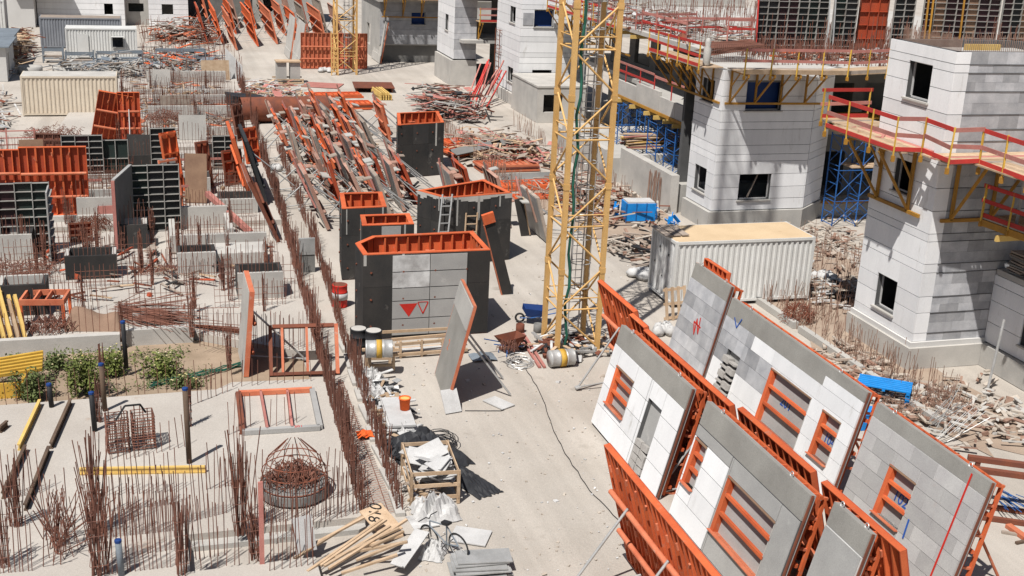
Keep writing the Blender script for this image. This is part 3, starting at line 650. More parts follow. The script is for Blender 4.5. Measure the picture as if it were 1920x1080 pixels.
clutter('roof_debris', 'orange netting and scrap boards along the roof edge behind the pink rail', 'debris', (31, 41, 55.2, 58.5), 180, ('orange', 'timber_grey', 'white_worn', 'rust_steel'), 7.8, .8, .35, 4)
clutter('roof_debris', 'planks and scrap lying on the top of the near tower platform', 'debris', (24.4, 25.2, 35.2, 39.4), 22, ('timber', 'pink_board'), 7.54, .5, .05, 5)
# rails and posts over the far roof (red and pink boards)
for i, (a, b, zt) in enumerate((((28.6, 79), (33, 84), 8.9), ((29.0, 70), (33.5, 71), 8.7), ((30, 66), (35, 66.5), 8.9), ((29.2, 63), (29.2, 69.5), 8.9), ((31, 61.5), (35.5, 61.6), 9.3))):
    t = thing('guard_rail', 'faded pink guard rail on posts across the far roof, %s from the middle tower' % ORD[4 - i], 'guard rail', group='pink rails over the far roof')
    A = Vector((a[0], a[1], 0)); B = Vector((b[0], b[1], 0))
    for f in (0, .33, .66, 1): q = A.lerp(B, f); ubar('rail_post', 'pink_board', t, q + zz * 7.8, q + zz * (zt + .2), .06)
    ubar('rail', 'pink_board', t, A + zz * zt, B + zz * zt, .04, .14); ubar('rail', 'red_board', t, A + zz * (zt - .5), B + zz * (zt - .5), .04, .12)
# red inclined props and rusty stair in front of the far bay
t = thing('leaning_form', 'heap of red steel props leaning against the far scaffold bay', 'formwork')
for i in range(12):
    a = Vector((22.5 + rnd.uniform(0, 2.5), 86 + rnd.uniform(-1, 2), .2)); ubar('prop', 'red_board' if i % 2 else 'pink_board', t, a, a + Vector((2.4 + rnd.uniform(-.3, .3), 3.5 + rnd.uniform(-1, 1), 2.4 + rnd.uniform(-.5, .8))), .09)
# ------------------------------------------------------------------ tower crane masts
def mast(label, loc, wd, ht, rz=0, detail=True):
    t = thing('crane_mast', label, 'crane', loc, (0, 0, rz)); hw = wd / 2; cs = [(-hw, -hw), (hw, -hw), (hw, hw), (-hw, hw)]
    for (x, y) in cs:
        m_ = MB(); m_.box(x - .08, x + .08, y - .08, y + .08, 0, ht); lg = m_.build('leg', 'yellow_mast', t)
        if detail:
            z = 3.0
            while z < min(ht, 16): ubox('joint_sleeve', 'yellow_mast', lg, (x, y, z), (.19, .19, .2)); z += 3.0
    st = 1.5; n = int(ht / st)
    for k in range(4):
        a = Vector((*cs[k], 0)); b = Vector((*cs[(k + 1) % 4], 0))
        for i in range(n):
            z0 = .15 + i * st; z1 = z0 + st - .12
            p, q = (a, b) if (i + k) % 2 else (b, a)
            if z0 < 16 and detail: utube('diagonal', 'yellow_mast', t, p + zz * z0, q + zz * z1, .036)
            else:
                MB().tube(p + zz * z0, q + zz * z1, .045, 6).build('diagonal', 'yellow_mast', t)
            if i % 2 == 0: utube('strut', 'yellow_mast', t, a + zz * (z1 + .06), b + zz * (z1 + .06), .032)
            if i % 2 == 1: utube('strut', 'yellow_mast', t, a + zz * (z0 + .35), b + zz * (z0 + .35), .022)
    # climbing ladder with safety hoops inside
    lx, ly = .2, hw * .45
    ld = MB()
    for s in (-.2, .2): ld.bar((lx + s, ly, 0), (lx + s, ly, min(ht, 20)), .04)
    la = ld.build('ladder', 'galv', t); rg = MB(); z = .3
    while z < min(ht, 20): rg.bar((lx - .2, ly, z), (lx + .2, ly, z), .025); z += .3
    rg.build('rungs', 'galv', la, stuff=True)
    hp = MB(); z = 2.2
    while z < min(ht, 20): hp.ring((lx, ly - .35, z), .36, .018, 14); z += .9
    for k in range(5):
        an_ = math.pi + math.pi * k / 4; hp.bar((lx + .36 * math.cos(an_), ly - .35 + .36 * math.sin(an_), 2.2), (lx + .36 * math.cos(an_), ly - .35 + .36 * math.sin(an_), min(ht, 20)), .02)
    hp.build('safety_cage', 'galv', la)
    if detail:
        pts = [Vector((-hw + .3 + .06 * math.sin(i * 1.7), -hw + .1 + .05 * math.cos(i * 2.3), i * .6)) for i in range(int(min(ht, 20) / .6))]
        MB().path(pts, .05, 6).build('cable', 'green_cable', t)
    return t
mast('yellow lattice crane mast with ladder rising in front of the stone towers', (14.13, 38.05, .0), 1.5, 42)
mast('smaller looking yellow lattice crane mast in front of a big orange form', (16.55, 104.9, .0), 1.7, 30, 0, False)
t = thing('mast_base', 'low concrete pad under the near yellow crane mast', 'concrete pad', (14.13, 38.05, 0)); bx('pad', 'concrete', t, -1.05, 1.05, -1.0, 1.0, 0, .07)
t = thing('ladder', 'yellow steel ladder leaning on the far crane mast', 'ladder', (15.2, 103.7, 0))
for s in (0, .55): ubar('side_rail', 'yellow_mast', t, (s, 0, 0), (s, .25, 3.7), .09)
for i in range(9): ubar('rung', 'yellow_mast', t, (0, .03 + .025 * i, .3 + .4 * i), (.55, .03 + .025 * i, .3 + .4 * i), .08)
clutter('base_clutter', 'scrap wood, pots and cables heaped round the crane mast foot', 'debris', (12.4, 15.6, 36.3, 38.9), 130, ('timber', 'galv', 'rust_steel', 'white_worn', 'black'), .03, .55, .25, 11)

# ------------------------------------------------------------------ shipping containers
def container(name, label, loc, L, W, Hh, m_, roof, rz=0, pitch=.24, door=None, win=None, end_m=None):
    t = thing(name, label, 'container', loc, (0, 0, rz))
    def corr(x0, x1, z0, z1, y, sgn, axis, mm=None):
        mb = MB(); n = int(round((x1 - x0) / pitch)); prof = []
        for i in range(n):
            u = x0 + (x1 - x0) * i / n; p = (x1 - x0) / n
            prof += [(u, 0), (u + p * .36, 0), (u + p * .5, .045), (u + p * .86, .045)]
        prof.append((x1, 0))
        for zs in (0,):
            vs = []
            for (u, dd) in prof:
                for z in (z0, z1): vs.append((u, y + sgn * dd, z) if axis == 'x' else (y + sgn * dd, u, z))
            mb.add(vs, [(2 * i, 2 * i + 2, 2 * i + 3, 2 * i + 1) for i in range(len(prof) - 1)])
        return mb.build('corrugated_side', mm or m_, t)
    corr(.1, L - .1, .14, Hh - .1, .03, 1, 'x'); corr(.1, L - .1, .14, Hh - .1, W - .03, -1, 'x'); corr(.1, W - .1, .14, Hh - .1, .03, 1, 'y', end_m); corr(.1, W - .1, .14, Hh - .1, L - .03, -1, 'y')
    for x in (0, L - .12):
        for y in (0, W - .12): bx('corner_post', m_, t, x, x + .12, y, y + .12, 0, Hh)
    fr = MB()
    for z in (0.02, Hh - .12):
        fr.box(.12, L - .12, .002, .08, z, z + .11); fr.box(.12, L - .12, W - .08, W - .002, z, z + .11); fr.box(.002, .08, .12, W - .12, z, z + .11); fr.box(L - .08, L - .002, .12, W - .12, z, z + .11)
    fr.build('frame_rails', m_, t); bx('roof', roof, t, .06, L - .06, .06, W - .06, Hh - .06, Hh - .004)
    if door: bx('door', m_, t, *door)
    if win:
        x0, x1, z0, z1 = win; bx('window_pane', 'glass_dark', t, x0, x1, -.02, .02, z0, z1); bx('window_shutter', 'cont_white', t, x0 - .1, x1 + .1, -.5, -.03, z1, z1 + .04)
        bx('window_sill', 'galv', t, x0 - .05, x1 + .05, -.09, .0, z0 - .06, z0)
    return t
cW = container('shipping_container', 'white corrugated container with sandy roof before the middle tower', (19.45, 41.2, .12), 6.1, 2.45, 2.6, 'cont_white', 'roof_sand', R(-.5), end_m='white_worn')
for x in (.3, 5.5): bx('skid', 'timber_dark', cW, x, x + .25, .1, 2.3, -.12, .0)
for i in range(3): bx('roof_slat_panel', 'timber_grey', cW, -.15 + i * .35, .15 + i * .35, .7, 2.3, 2.63 + i * .01, 2.67 + i * .01)
for (y, z, r_) in ((.6, 1.9, .06), (1.5, 2.0, .07), (1.1, .9, .05), (1.9, 1.3, .05)): MB().lathe([(r_, 0), (r_ * .6, .02)], 10).build('rust_hole', 'black', cW).matrix_local = Matrix.Translation((-.005, y, z)) @ Matrix.Rotation(R(-90), 4, 'Y')
container('office_container', 'white site office container with small window at the far left', (-6.7, 113.3, .05), 6.0, 2.5, 2.6, 'cont_white', 'cont_white', R(.3), door=(.95, 1.9, -.04, .02, .1, 2.1), win=(3.9, 4.8, 1.0, 1.9))
container('shipping_container', 'grey corrugated container behind the white site office', (-9.3, 120.5, .05), 7.2, 2.5, 2.75, 'cont_grey', 'timber_grey', 0)
container('shipping_container', 'beige corrugated container with dusty roof behind the orange forms', (-8.0, 84.9, .05), 6.05, 2.45, 2.6, 'cont_beige', 'concrete_light', 0, pitch=.27)
container('shipping_container', 'white ribbed cabin cut by the top left corner', (-15.6, 118.5, .05), 3.6, 2.5, 4.4, 'cont_white', 'cont_white', 0)

# ------------------------------------------------------------------ shaft boxes: dark plywood outside, orange steel ribs inside
def shaft_box(label, poly, z0, z1, panels=None, rib=.42):
    t = thing('shaft_form', label, 'formwork'); n = len(poly); ctr = Vector((sum(p[0] for p in poly) / n, sum(p[1] for p in poly) / n, 0))
    for k in range(n):
        a = Vector((*poly[k], 0)); b = Vector((*poly[(k + 1) % n], 0)); d = b - a; L = d.length; d.normalize(); nn = Vector((-d.y, d.x, 0))
        ang = math.atan2(d.y, d.x); mid = (a + b) / 2
        nb = max(1, round(L / 1.15))
        for i in range(nb):
            for (za, zb) in ((z0, z0 + (z1 - z0) * .62), (z0 + (z1 - z0) * .62, z1)):
                q = a + d * (L * (i + .5) / nb) + nn * (.015 + rnd.uniform(-.004, .004)); ubox('outer_board', 'dark_ply', t, q + zz * ((za + zb) / 2), (L / nb - .008, .03, zb - za - .008), (0, 0, ang))
            for zt in (.5, 1.5, 2.5):
                q = a + d * (L * (i + .25) / nb) - nn * .012; ubox('tie_bolt', 'rust_steel', t, q + zz * zt, (.06, .05, .06), (0, rnd.uniform(0, 1), ang))
            if rnd.random() < .6:
                hh = rnd.uniform(.3, 1.4); q = a + d * (L * (i + rnd.random()) / nb) - nn * .006; ubox('cement_drip', 'concrete', t, q + zz * (z1 - hh / 2), (rnd.uniform(.03, .12), .006, hh), (0, 0, ang))
        ubox('inner_skin', 'orange', t, mid + nn * .05 + zz * ((z0 + z1) / 2 - .01), (L - .08, .03, z1 - z0 - .02), (0, 0, ang))
        ubox('top_flange', 'orange', t, mid + nn * .10 + zz * (z1 + .012), (L - .02, .19, .03), (0, 0, ang))
        m_ = max(1, int(L / rib))
        for i in range(1, m_):
            q = a + d * (L * i / m_) + nn * .13; ubox('rib', 'orange', t, q + zz * ((z0 + z1) / 2), (.055, .14, z1 - z0 - .1), (0, 0, ang))
            if rnd.random() < .4: ubox('bracket', 'orange_dusty', t, q + nn * .07 + zz * (z1 - rnd.uniform(.5, .8)), (.35, .12, .05), (0, 0, ang))
        ubar('waler', 'orange', t, a + nn * .24 + d * .2 + zz * (z1 - .95), b + nn * .24 - d * .2 + zz * (z1 - .95), .09, .12)
    return t
k1 = shaft_box('largest dark plywood box with orange inside and red triangle painted on it', [(6.9, 39.72), (11.5, 39.72), (11.52, 42.26), (7.66, 42.1), (6.86, 41.2)], .02, 3.15)
# pale stained panels on its front face
x = 7.95
for (wd, za, zb) in ((1.35, 2.5, 3.1), (1.35, 1.9, 2.48), (1.35, 1.42, 1.88), (1.35, .75, 1.4), (1.35, .12, .73)):
    ubox('front_panel', 'white_worn' if za > 1.5 else 'grey_plate', k1, (x + wd / 2 - .01, 39.70, (za + zb) / 2), (wd - .015, .03, zb - za - .015)); ubox('front_panel', 'grey_plate', k1, (x + wd * 1.5, 39.70, (za + zb) / 2), (wd - .015, .03, zb - za - .015))
MB().add([(8.2, 39.68, 1.30), (8.85, 39.68, 1.30), (8.55, 39.68, .80)], [(0, 1, 2)]).build('painted_triangle', 'red_paint', k1)
mb = MB(); mb.bar((8.87, 39.68, 1.32), (9.06, 39.68, .90), .04, .01, (0, 1, 0)); mb.bar((9.06, 39.68, .90), (9.24, 39.68, 1.32), .04, .01, (0, 1, 0)); mb.bar((8.87, 39.68, 1.34), (9.24, 39.68, 1.34), .02, .01, (0, 1, 0)); mb.build('painted_letter', 'red_paint', k1)
ubar('bottom_rail', 'timber', k1, (7.0, 39.5, .35), (10.6, 39.45, .35), .05, .1)
k2 = shaft_box('small dark box with orange rim right behind the largest box', [(7.62, 44.1), (9.65, 44.1), (9.8, 45.7), (7.8, 45.7)], .02, 3.0)
ubox('front_panel', 'grey_plate', k2, (8.75, 44.08, 2.5), (.75, .03, .9))
shaft_box('tall narrow dark box with orange rim left behind the largest box', [(7.25, 46.75), (9.1, 46.85), (9.38, 49.4), (7.55, 49.4)], .02, 3.0)
k4 = shaft_box('wide four sided dark box with dusty orange ribs and a ladder', [(10.95, 49.5), (11.85, 48.0), (14.95, 48.6), (14.4, 51.25)], .02, 3.0)
shaft_box('dark box with orange rim far behind, beside stacked orange forms', [(13.1, 64.6), (15.9, 65.3), (16.4, 68.9), (13.8, 68.4)], .02, 3.0)
for kb, poly in ((k4, [(10.95, 49.5), (11.85, 48.0), (14.95, 48.6), (14.4, 51.25)]),):
    for k in range(2):
        a = Vector((*poly[k], 0)); b = Vector((*poly[k + 1], 0)); d = (b - a).normalized(); nn = Vector((-d.y, d.x, 0)); n = 9
        for i in range(n): p = a + (b - a) * ((i + .5) / n); hh = rnd.uniform(.06, .3); ubox('cement_drip', 'concrete_light', kb, p - nn * .004 + zz * (3.0 - hh / 2), ((b - a).length / n, .01, hh), (0, 0, math.atan2(d.y, d.x)))
def ladder(label, a, b, wd, m_='galv', n=9, ax=(1, 0, 0)):
    t = thing('ladder', label, 'ladder'); a = Vector(a); b = Vector(b); s = Vector(ax) * wd / 2
    for k in (-1, 1): ubar('side_rail', m_, t, a + s * k, b + s * k, .06)
    for i in range(n): q = a.lerp(b, (i + .6) / n); ubar('rung', m_, t, q - s, q + s, .045)
    return t
ladder('thin grey ladder leaning on the wide four sided dark box', (11.5, 47.4, 0), (11.9, 47.95, 3.2), .42)
ladder('short white ladder hanging against the wide four sided dark box', (13.0, 48.1, .9), (13.05, 48.15, 2.3), .5, 'timber', 4)

# ------------------------------------------------------------------ tilted steel forms (rib side)
def prop_braces(t, L, side, h=3.2, n=2, lean=0.25):
    """push-pull props in the local frame of a tilted form; side -1 = towards local -x"""
    for i in range(n):
        y = L * ((i + .5) / n - .5); c, s = math.cos(lean), math.sin(lean)
        def loc(wx, wy, wz): return Vector((wx * c - wz * s, wy, wx * s + wz * c))
        foot = loc(side * 2.1, y, .04)
        utube('brace', 'galv', t, Vector((side * .2, y, h * .66)), foot, .035)
        utube('brace', 'galv', t, Vector((side * .2, y, .3)), foot, .028)
        ubox('brace_foot', 'galv', t, foot, (.18, .18, .05))
def steel_form(label, x, y0, y1, lean, ht=3.25, ribs=.31, mtl='orange', braces=2, group=None, simple=False, side=-1, face_m='grey_plate', name='steel_form', z=0.06, walers=(.28, .62)):
    """steel sheet form along y leaning about its base; ribs on the local side given"""
    L = abs(y1 - y0); t = thing(name, label, 'formwork', (x, (y0 + y1) / 2, z), (0, lean, 0), group)
    bx('form_skin', 'orange_deep' if mtl == 'orange' else mtl, t, -.012, .012, -L / 2, L / 2, 0, ht); ubox('inner_face', face_m, t, (-side * .02, 0, ht / 2), (.012, L - .04, ht - .04))
    ed = MB(); d0, d1 = sorted((side * .012, side * .15))
    for (a, b, c, d) in ((-L / 2, -L / 2 + .03, 0, ht), (L / 2 - .03, L / 2, 0, ht), (-L / 2 + .03, L / 2 - .03, 0, .03), (-L / 2 + .03, L / 2 - .03, ht - .03, ht)): ed.box(d0, d1, a, b, c, d)
    ed.build('edge_frame', mtl, t)
    if simple:
        mb = MB()
        for i in range(1, max(3, int(L / .6))): y = -L / 2 + L * i / max(3, int(L / .6)); mb.box(d0 + .01, d1 - .01, y - .03, y + .03, .05, ht - .05)
        mb.build('ribs', mtl, t, stuff=True)
    else:
        n = int(L / ribs)
        for i in range(1, n):
            y = -L / 2 + L * i / n; ubox('rib', mtl, t, (side * .08, y, ht / 2), (.13, .05 if i % 3 else .085, ht - .08))
            if i % 2 == 0:
                for zf in (.86, .44, .16): ubox('clamp', 'orange_dusty', t, (side * .16, y + .04, ht * zf + rnd.uniform(-.15, .15)), (.05, .05, .16), (rnd.uniform(-.5, .5), 0, 0))
    for zf in walers:
        utube('waler', 'orange_dusty' if not simple else mtl, t, (side * .22, -L / 2 + .05, ht * zf), (side * .22, L / 2 - .05, ht * zf), .07)
    if braces: prop_braces(t, L, side, ht, braces, lean)
    return t
steel_form('long ribbed orange steel form nearest the camera propped by grey braces', 10.78, 23.7, 16.8, R(-15), braces=3, ribs=.27)
steel_form('orange ribbed steel form at the far left end of the tilted panels', 15.1, 35.6, 32.4, R(-16), ht=3.3, braces=1)
steel_form('small orange ribbed form just right of the farthest one in the row', 14.85, 32.3, 31.1, R(-15), braces=0)
steel_form('orange ribbed form behind the white panel with two openings', 14.75, 30.9, 25.2, R(-15))
steel_form('orange ribbed form between the grey blank strip and big window panel', 14.9, 25.05, 21.4, R(-15))
steel_form('orange ribbed form at the bottom edge beside the small grey panel', 14.9, 20.95, 17.9, R(-15), braces=1)
steel_form('narrow orange form standing behind the farthest grey stone panel', 18.35, 36.9, 35.1, R(6), ht=3.35, braces=0)

# ------------------------------------------------------------------ tilted stone faced panels
def stone_panel(label, x, y0, y1, lean, ops, zones, strip, name='facade_unit', ht=3.2, th=.14, frame_ops=(), back=True, plate='grey_plate'):
    """y0 far end, y1 near end. u = distance from the far end, v = up the slope. zones: (u0,u1,v0,v1,material,block,course)"""
    L = y0 - y1; t = thing(name, label, 'wall panel', (x, (y0 + y1) / 2, .08), (0, lean, 0)); Y = lambda u: L / 2 - u
    bx('form_plate', plate, t, th, th + .03, -L / 2, L / 2, 0, ht)
    for (u0, u1, v0, v1, m_, block, course) in zones:
        nv = max(1, round((v1 - v0) / course)); bw = block or (u1 - u0)
        for j in range(nv):
            a, b = v0 + (v1 - v0) * j / nv, v0 + (v1 - v0) * (j + 1) / nv; u = u0; k = 0
            while u < u1 - 1e-6:
                e = min(u1, u + (bw * (.5 if (j % 2 and k == 0 and block) else 1))); k += 1
                if u1 - e < .2: e = u1
                for p, q, r_, s in rects_minus(u, e, a, b, ops):
                    if q - p > .03 and s - r_ > .03:
                        dd = rnd.uniform(-.003, .003); g_ = .012 if block else .024
                        ubox('stone_slab', m_, t, (th / 2 + dd / 2, Y((p + q) / 2), (r_ + s) / 2), (th + dd - .002, q - p - g_ * (.5 if block else 1), s - r_ - g_))
                u = e
    for p, q, r_, s in rects_minus(0, L, strip[0], strip[1], ops): ubox('concrete_strip', 'raw_concrete', t, (th / 2 + .006, Y((p + q) / 2), (r_ + s) / 2), (th - .014, q - p, s - r_))
    jn = MB()
    for p, q, r_, s in rects_minus(.01, L - .01, .01, strip[0], ops): jn.box(.022, th, Y(q), Y(p), r_, s)
    jn.build('mortar_bed', 'joint' if zones[0][4] == 'white_stone' else 'mortar', t)
    for (a, b, c, d, bars) in frame_ops:
        f = bx('window_jamb', 'orange', t, -.01, th + .06, Y(a + .16), Y(a), c, d)
        ubox('window_lining', 'concrete_light', t, (th / 2 - .005, Y(b - .012), (c + d) / 2), (th - .004, .024, d - c)); ubox('window_head', 'ply_brown', t, (th / 2, Y((a + b) / 2), d - .02), (th + .06, b - a, .035))
        ubox('window_sill', 'orange_dusty', t, (th / 2 - .05, Y((a + b) / 2), c - .012), (th + .1, b - a, .024))
        for k in range(bars):
            z = c + (d - c) * (k + 1) / (bars + 1) + .04; ubox('window_bar', 'orange', t, (.03, Y((a + b) / 2 + .08), z), (.10, b - a - .16, .08))
    bx('side_frame', 'rust_steel', t, .05, .10, Y(L) - .03, Y(L), 0, ht); bx('side_frame', 'orange_dusty', t, .04, th + .03, Y(0), Y(0) + .03, 0, ht)
    if back:
        n = max(3, int(L / .5)); tp = th + .031
        for i in range(n + 1): ubox('back_rib', 'orange', t, (tp + .1, -L / 2 + .2 + (L - .4) * i / n, ht / 2), (.2, .05, ht - .05))
        for k in (-1, 1):
            ubar('back_truss', 'orange', t, (tp + .55, k * (L / 2 - .25), .05), (tp + .42, k * (L / 2 - .25), ht - .1), .08)
            for zf in (.03, .3, .56, .8, .96): ubar('truss_tie', 'orange_dusty', t, (tp, k * (L / 2 - .25), ht * zf), (tp + .5, k * (L / 2 - .25), ht * zf), .06)
        for zf in (.1, .45, .75, .98): ubox('back_waler', 'orange', t, (tp + .26, 0, ht * zf - .03), (.1, L - .3, .09))
        for k in (-.3, .3):
            c, s = math.cos(lean), math.sin(lean); fx, fz = 2.3, 0.0
            utube('brace', 'orange_dusty', t, (tp + .3, L * k, ht * .7), (fx * c - fz * s, L * k, fx * s), .04)
    # lifting hooks on the top edge
    for k in (-.32, .35): MB().ring((th / 2, L * k, ht + .05), .06, .014, 10, (1, 0, 0)).build('lifting_hook', 'galv', t)
    return t
PA = stone_panel('white stone panel with a barred window and a block filled opening', 12.5, 31.4, 26.4, R(13.6),
    [(.55, 1.9, .92, 2.1), (3.0, 3.9, .0, 2.08)], [(0, 2.85, 0, 2.6, 'white_stone', None, .62), (2.87, 5, 0, 2.6, 'white_stone', None, .62)], (2.6, 3.2), frame_ops=[(.55, 1.9, .92, 2.1, 2)])
for j in range(4):
    for k in range(2): ubox('hollow_block', 'block_grey', PA, (.06, 2.5 - 3.2 - k * .42, .12 + j * .22 + rnd.uniform(0, .03)), (.12, .38, .18), (rnd.uniform(-.15, .15), 0, 0))
PB = stone_panel('grey and white stone panel at the bottom with a large barred window', 12.55, 25.6, 20.4, R(14),
    [(.1, .75, 1.0, 2.22), (2.05, 4.4, .65, 2.1)], [(0, 1.95, 0, 2.25, 'white_stone', None, .56), (1.97, 5.2, 0, 2.55, 'grey_plate', None, 2.55), (0, 1.95, 2.25, 2.55, 'grey_plate', None, .4)], (2.57, 3.2), frame_ops=[(.1, .75, 1.0, 2.22, 2), (2.05, 4.4, .65, 2.1, 2)])
PC = stone_panel('wide white and grey stone panel with two barred windows', 17.0, 33.1, 25.2, R(13.5),
    [(3.4, 5.75, .5, 2.15), (6.4, 7.35, .8, 2.1), (.75, 1.6, .3, 1.75)],
    [(2.0, 7.9, 2.2, 2.65, 'white_stone', 1.3, .45), (0, 3.4, 1.25, 2.2, 'grey_stone', .75, .48), (0, 2.0, 2.2, 2.65, 'grey_stone', .8, .45), (0, 3.4, 0, 1.25, 'white_stone', 1.2, .6), (3.4, 7.9, 0, 2.2, 'white_stone', 1.1, .55), (6.0, 7.9, 2.65, 2.95, 'white_stone', 1.9, .3)], (2.95, 3.25), frame_ops=[(3.4, 5.75, .5, 2.15, 2), (6.4, 7.35, .8, 2.1, 2)], ht=3.25)
ubox('concrete_strip', 'raw_concrete', PC, (.072, 7.9 / 2 - 3.0, 2.8), (.12, 6.0, .3))
for j in range(5):
    for k in range(2): ubox('hollow_block', 'block_grey', PC, (.0, 3.95 - .95 - k * .42, .45 + j * .25), (.2, .40, .06 if (j + k) % 2 else .2))
PD = stone_panel('grey stone block panel with red stripe and one barred window', 16.9, 24.6, 20.05, R(14),
    [(1.3, 2.4, .8, 2.1)], [(0, 4.55, 0, 2.85, 'beige_stone', .95, .41)], (2.86, 3.23), frame_ops=[(1.3, 2.4, .8, 2.1, 2)], ht=3.23)
MB().bar((-.012, 4.55 / 2 - 3.95, 3.15), (-.012, 4.55 / 2 - 3.95, .2), .05, .01, (1, 0, 0)).build('painted_stripe', 'red_paint', PD)
MB().bar((-.014, 4.55 / 2 - 2.62, 1.25), (-.014, 4.55 / 2 - 2.66, .75), .05, .01, (1, 0, 0)).build('painted_mark', 'blue_paint', PD)
PE = stone_panel('farthest plain grey stone panel with red scribble beside the container', 17.4, 36.8, 34.05, R(13.5), [], [(0, 2.75, 0, 2.75, 'grey_stone', .8, .46)], (2.76, 3.3), ht=3.3)
mb = MB()
for a, b in (((1.2, 1.5), (1.45, 1.1)), ((1.45, 1.1), (1.35, 1.65)), ((1.35, 1.65), (1.7, 1.2)), ((1.7, 1.2), (1.55, 1.75)), ((1.2, 1.5), (1.75, 1.45))): mb.bar((-.012, 1.375 - a[0], a[1]), (-.012, 1.375 - b[0], b[1]), .045, .01, (1, 0, 0))
mb.build('painted_scribble', 'red_paint', PE)
PF = stone_panel('small plain grey concrete panel at the bottom edge', 12.85, 19.95, 18.55, R(14), [], [(0, 1.4, 0, 2.7, 'grey_plate', None, 2.7)], (2.72, 3.25), ht=3.25)
TX = (R(90), 0, R(-90))
text('201', 'painted_number', 'blue_paint', PC, (.13, 7.9 / 2 - 4.5, 1.45), TX, .42); text('104', 'painted_number', 'blue_paint', PC, (.13, 7.9 / 2 - 6.95, 1.4), TX, .36)
text('102', 'painted_number', 'blue_paint', PD, (.13, 4.55 / 2 - 1.95, 1.45), TX, .4)
mb = MB(); mb.bar((-.012, 3.95 - .55, 2.75), (-.012, 3.95 - .85, 2.5), .04, .01, (1, 0, 0)); mb.bar((-.012, 3.95 - .85, 2.5), (-.012, 3.95 - 1.0, 2.85), .04, .01, (1, 0, 0)); mb.build('painted_tick', 'blue_paint', PC)
# the single leaning panel in the middle of the yard
PG = thing('facade_unit', 'single grey panel with orange edge leaning alone in the open yard', 'wall panel', (8.55, 34.75, .05), (0, R(13.5), R(-6)))
bx('panel_face', 'raw_concrete', PG, .0, .03, -1.35, 1.35, .02, 3.35); bx('top_strip', 'concrete', PG, -.035, -.002, -1.33, 1.33, 2.55, 3.33)
for y in (-1.38, 1.35): bx('edge_frame', 'orange_dusty', PG, .0, .09, y, y + .03, 0, 3.38)
bx('edge_frame', 'orange_dusty', PG, .0, .09, -1.34, 1.34, 3.36, 3.39)
for i in range(7): ubox('rib', 'orange', PG, (.09, -1.15 + i * .38, 1.65), (.11, .05, 3.2))
utube('brace', 'galv', PG, (.12, -.6, 2.2), (2.2 * math.cos(R(13.5)), -.6, 2.2 * math.sin(R(13.5))), .035); utube('brace', 'galv', PG, (.12, .8, 2.2), (2.2 * math.cos(R(13.5)), .8, 2.2 * math.sin(R(13.5))), .035)
text('2', 'painted_number', 'orange_dusty', PG, (-.004, .55, 1.35), TX, .5)
for i, (px, py, rz_) in enumerate(((845, 770, .2), (935, 757, .5))):
    p = g(px, py); o = ubox('white_board', 'white', None, p + zz * .03, (.55, .75 if i == 0 else .9, .03), (R(55) if i == 0 else 0, 0, rz_)); tag(o, ('white board propped at the foot of the lone leaning panel', 'white board lying flat on the yard right of the lone panel')[i], 'board')
    if i == 0: o.location.z = .33
# ------------------------------------------------------------------ starter bars
BAR = MB().tube((0, 0, 0), (0, 0, 1), 1, 4).mesh('starter_bar', 'rebar')
NB = [0]
class Bars:
    """bars cast into one slab: the ones that show largest are single parts, the rest one joined part"""
    def __init__(s, slab): s.slab = slab; s.rest = MB()
    def put(s, a, b, r=.011, single=False):
        a = Vector(a); b = Vector(b)
        if single and NB[0] < 300:
            NB[0] += 1; d = b - a; o = inst(BAR, 'starter_bar', s.slab, a, d.to_track_quat('Z', 'Y').to_euler(), (r, r, d.length))
        else: s.rest.tube(a, b, r, 4, caps=False)
    def row(s, p0, p1, n, h, z=.3, lean=(0, 0), jit=.04, single=False, hj=.15, r=.011, double=0):
        p0 = Vector((p0[0], p0[1], z)); p1 = Vector((p1[0], p1[1], z)); L = (p1 - p0)
        for k in range(1 + (1 if double else 0)):
            off = Vector((-L.y, L.x, 0)).normalized() * double * k if L.length else Vector()
            for i in range(n):
                a = p0 + L * ((i + rnd.uniform(-.25, .25)) / max(1, n - 1)) + off; hh = h * (1 + rnd.uniform(-hj, hj))
                s.put(a, a + Vector((lean[0] * hh + rnd.gauss(0, jit) * hh, lean[1] * hh + rnd.gauss(0, jit) * hh, hh)), r, single)
    def bundle(s, c, n, h, rad=.16, z=.3, spread=.1, single=False, r=.012):
        for i in range(n):
            a = Vector((c[0] + rnd.uniform(-rad, rad), c[1] + rnd.uniform(-rad, rad), z)); hh = h * rnd.uniform(.7, 1.08)
            s.put(a, a + Vector((rnd.gauss(0, spread) * hh, rnd.gauss(0, spread) * hh, hh)), r, single)
        for k in range(4):
            zc = z + h * (.15 + .17 * k); q = rad * 1.15
            for (u, v) in (((-q, -q), (q, -q)), ((q, -q), (q, q)), ((q, q), (-q, q)), ((-q, q), (-q, -q))): s.rest.tube((c[0] + u[0], c[1] + u[1], zc), (c[0] + v[0], c[1] + v[1], zc + .02), .008, 4, caps=False)
    def done(s):
        if s.rest.v: s.rest.build('starter_bars', 'rebar', s.slab, stuff=True)
def gp(px, py, z=.3): return g(px, py, z)
A = Bars(slabA); A2 = Bars(slabA2); B = Bars(slabB); C_ = Bars(slabC); D_ = Bars(slabD)
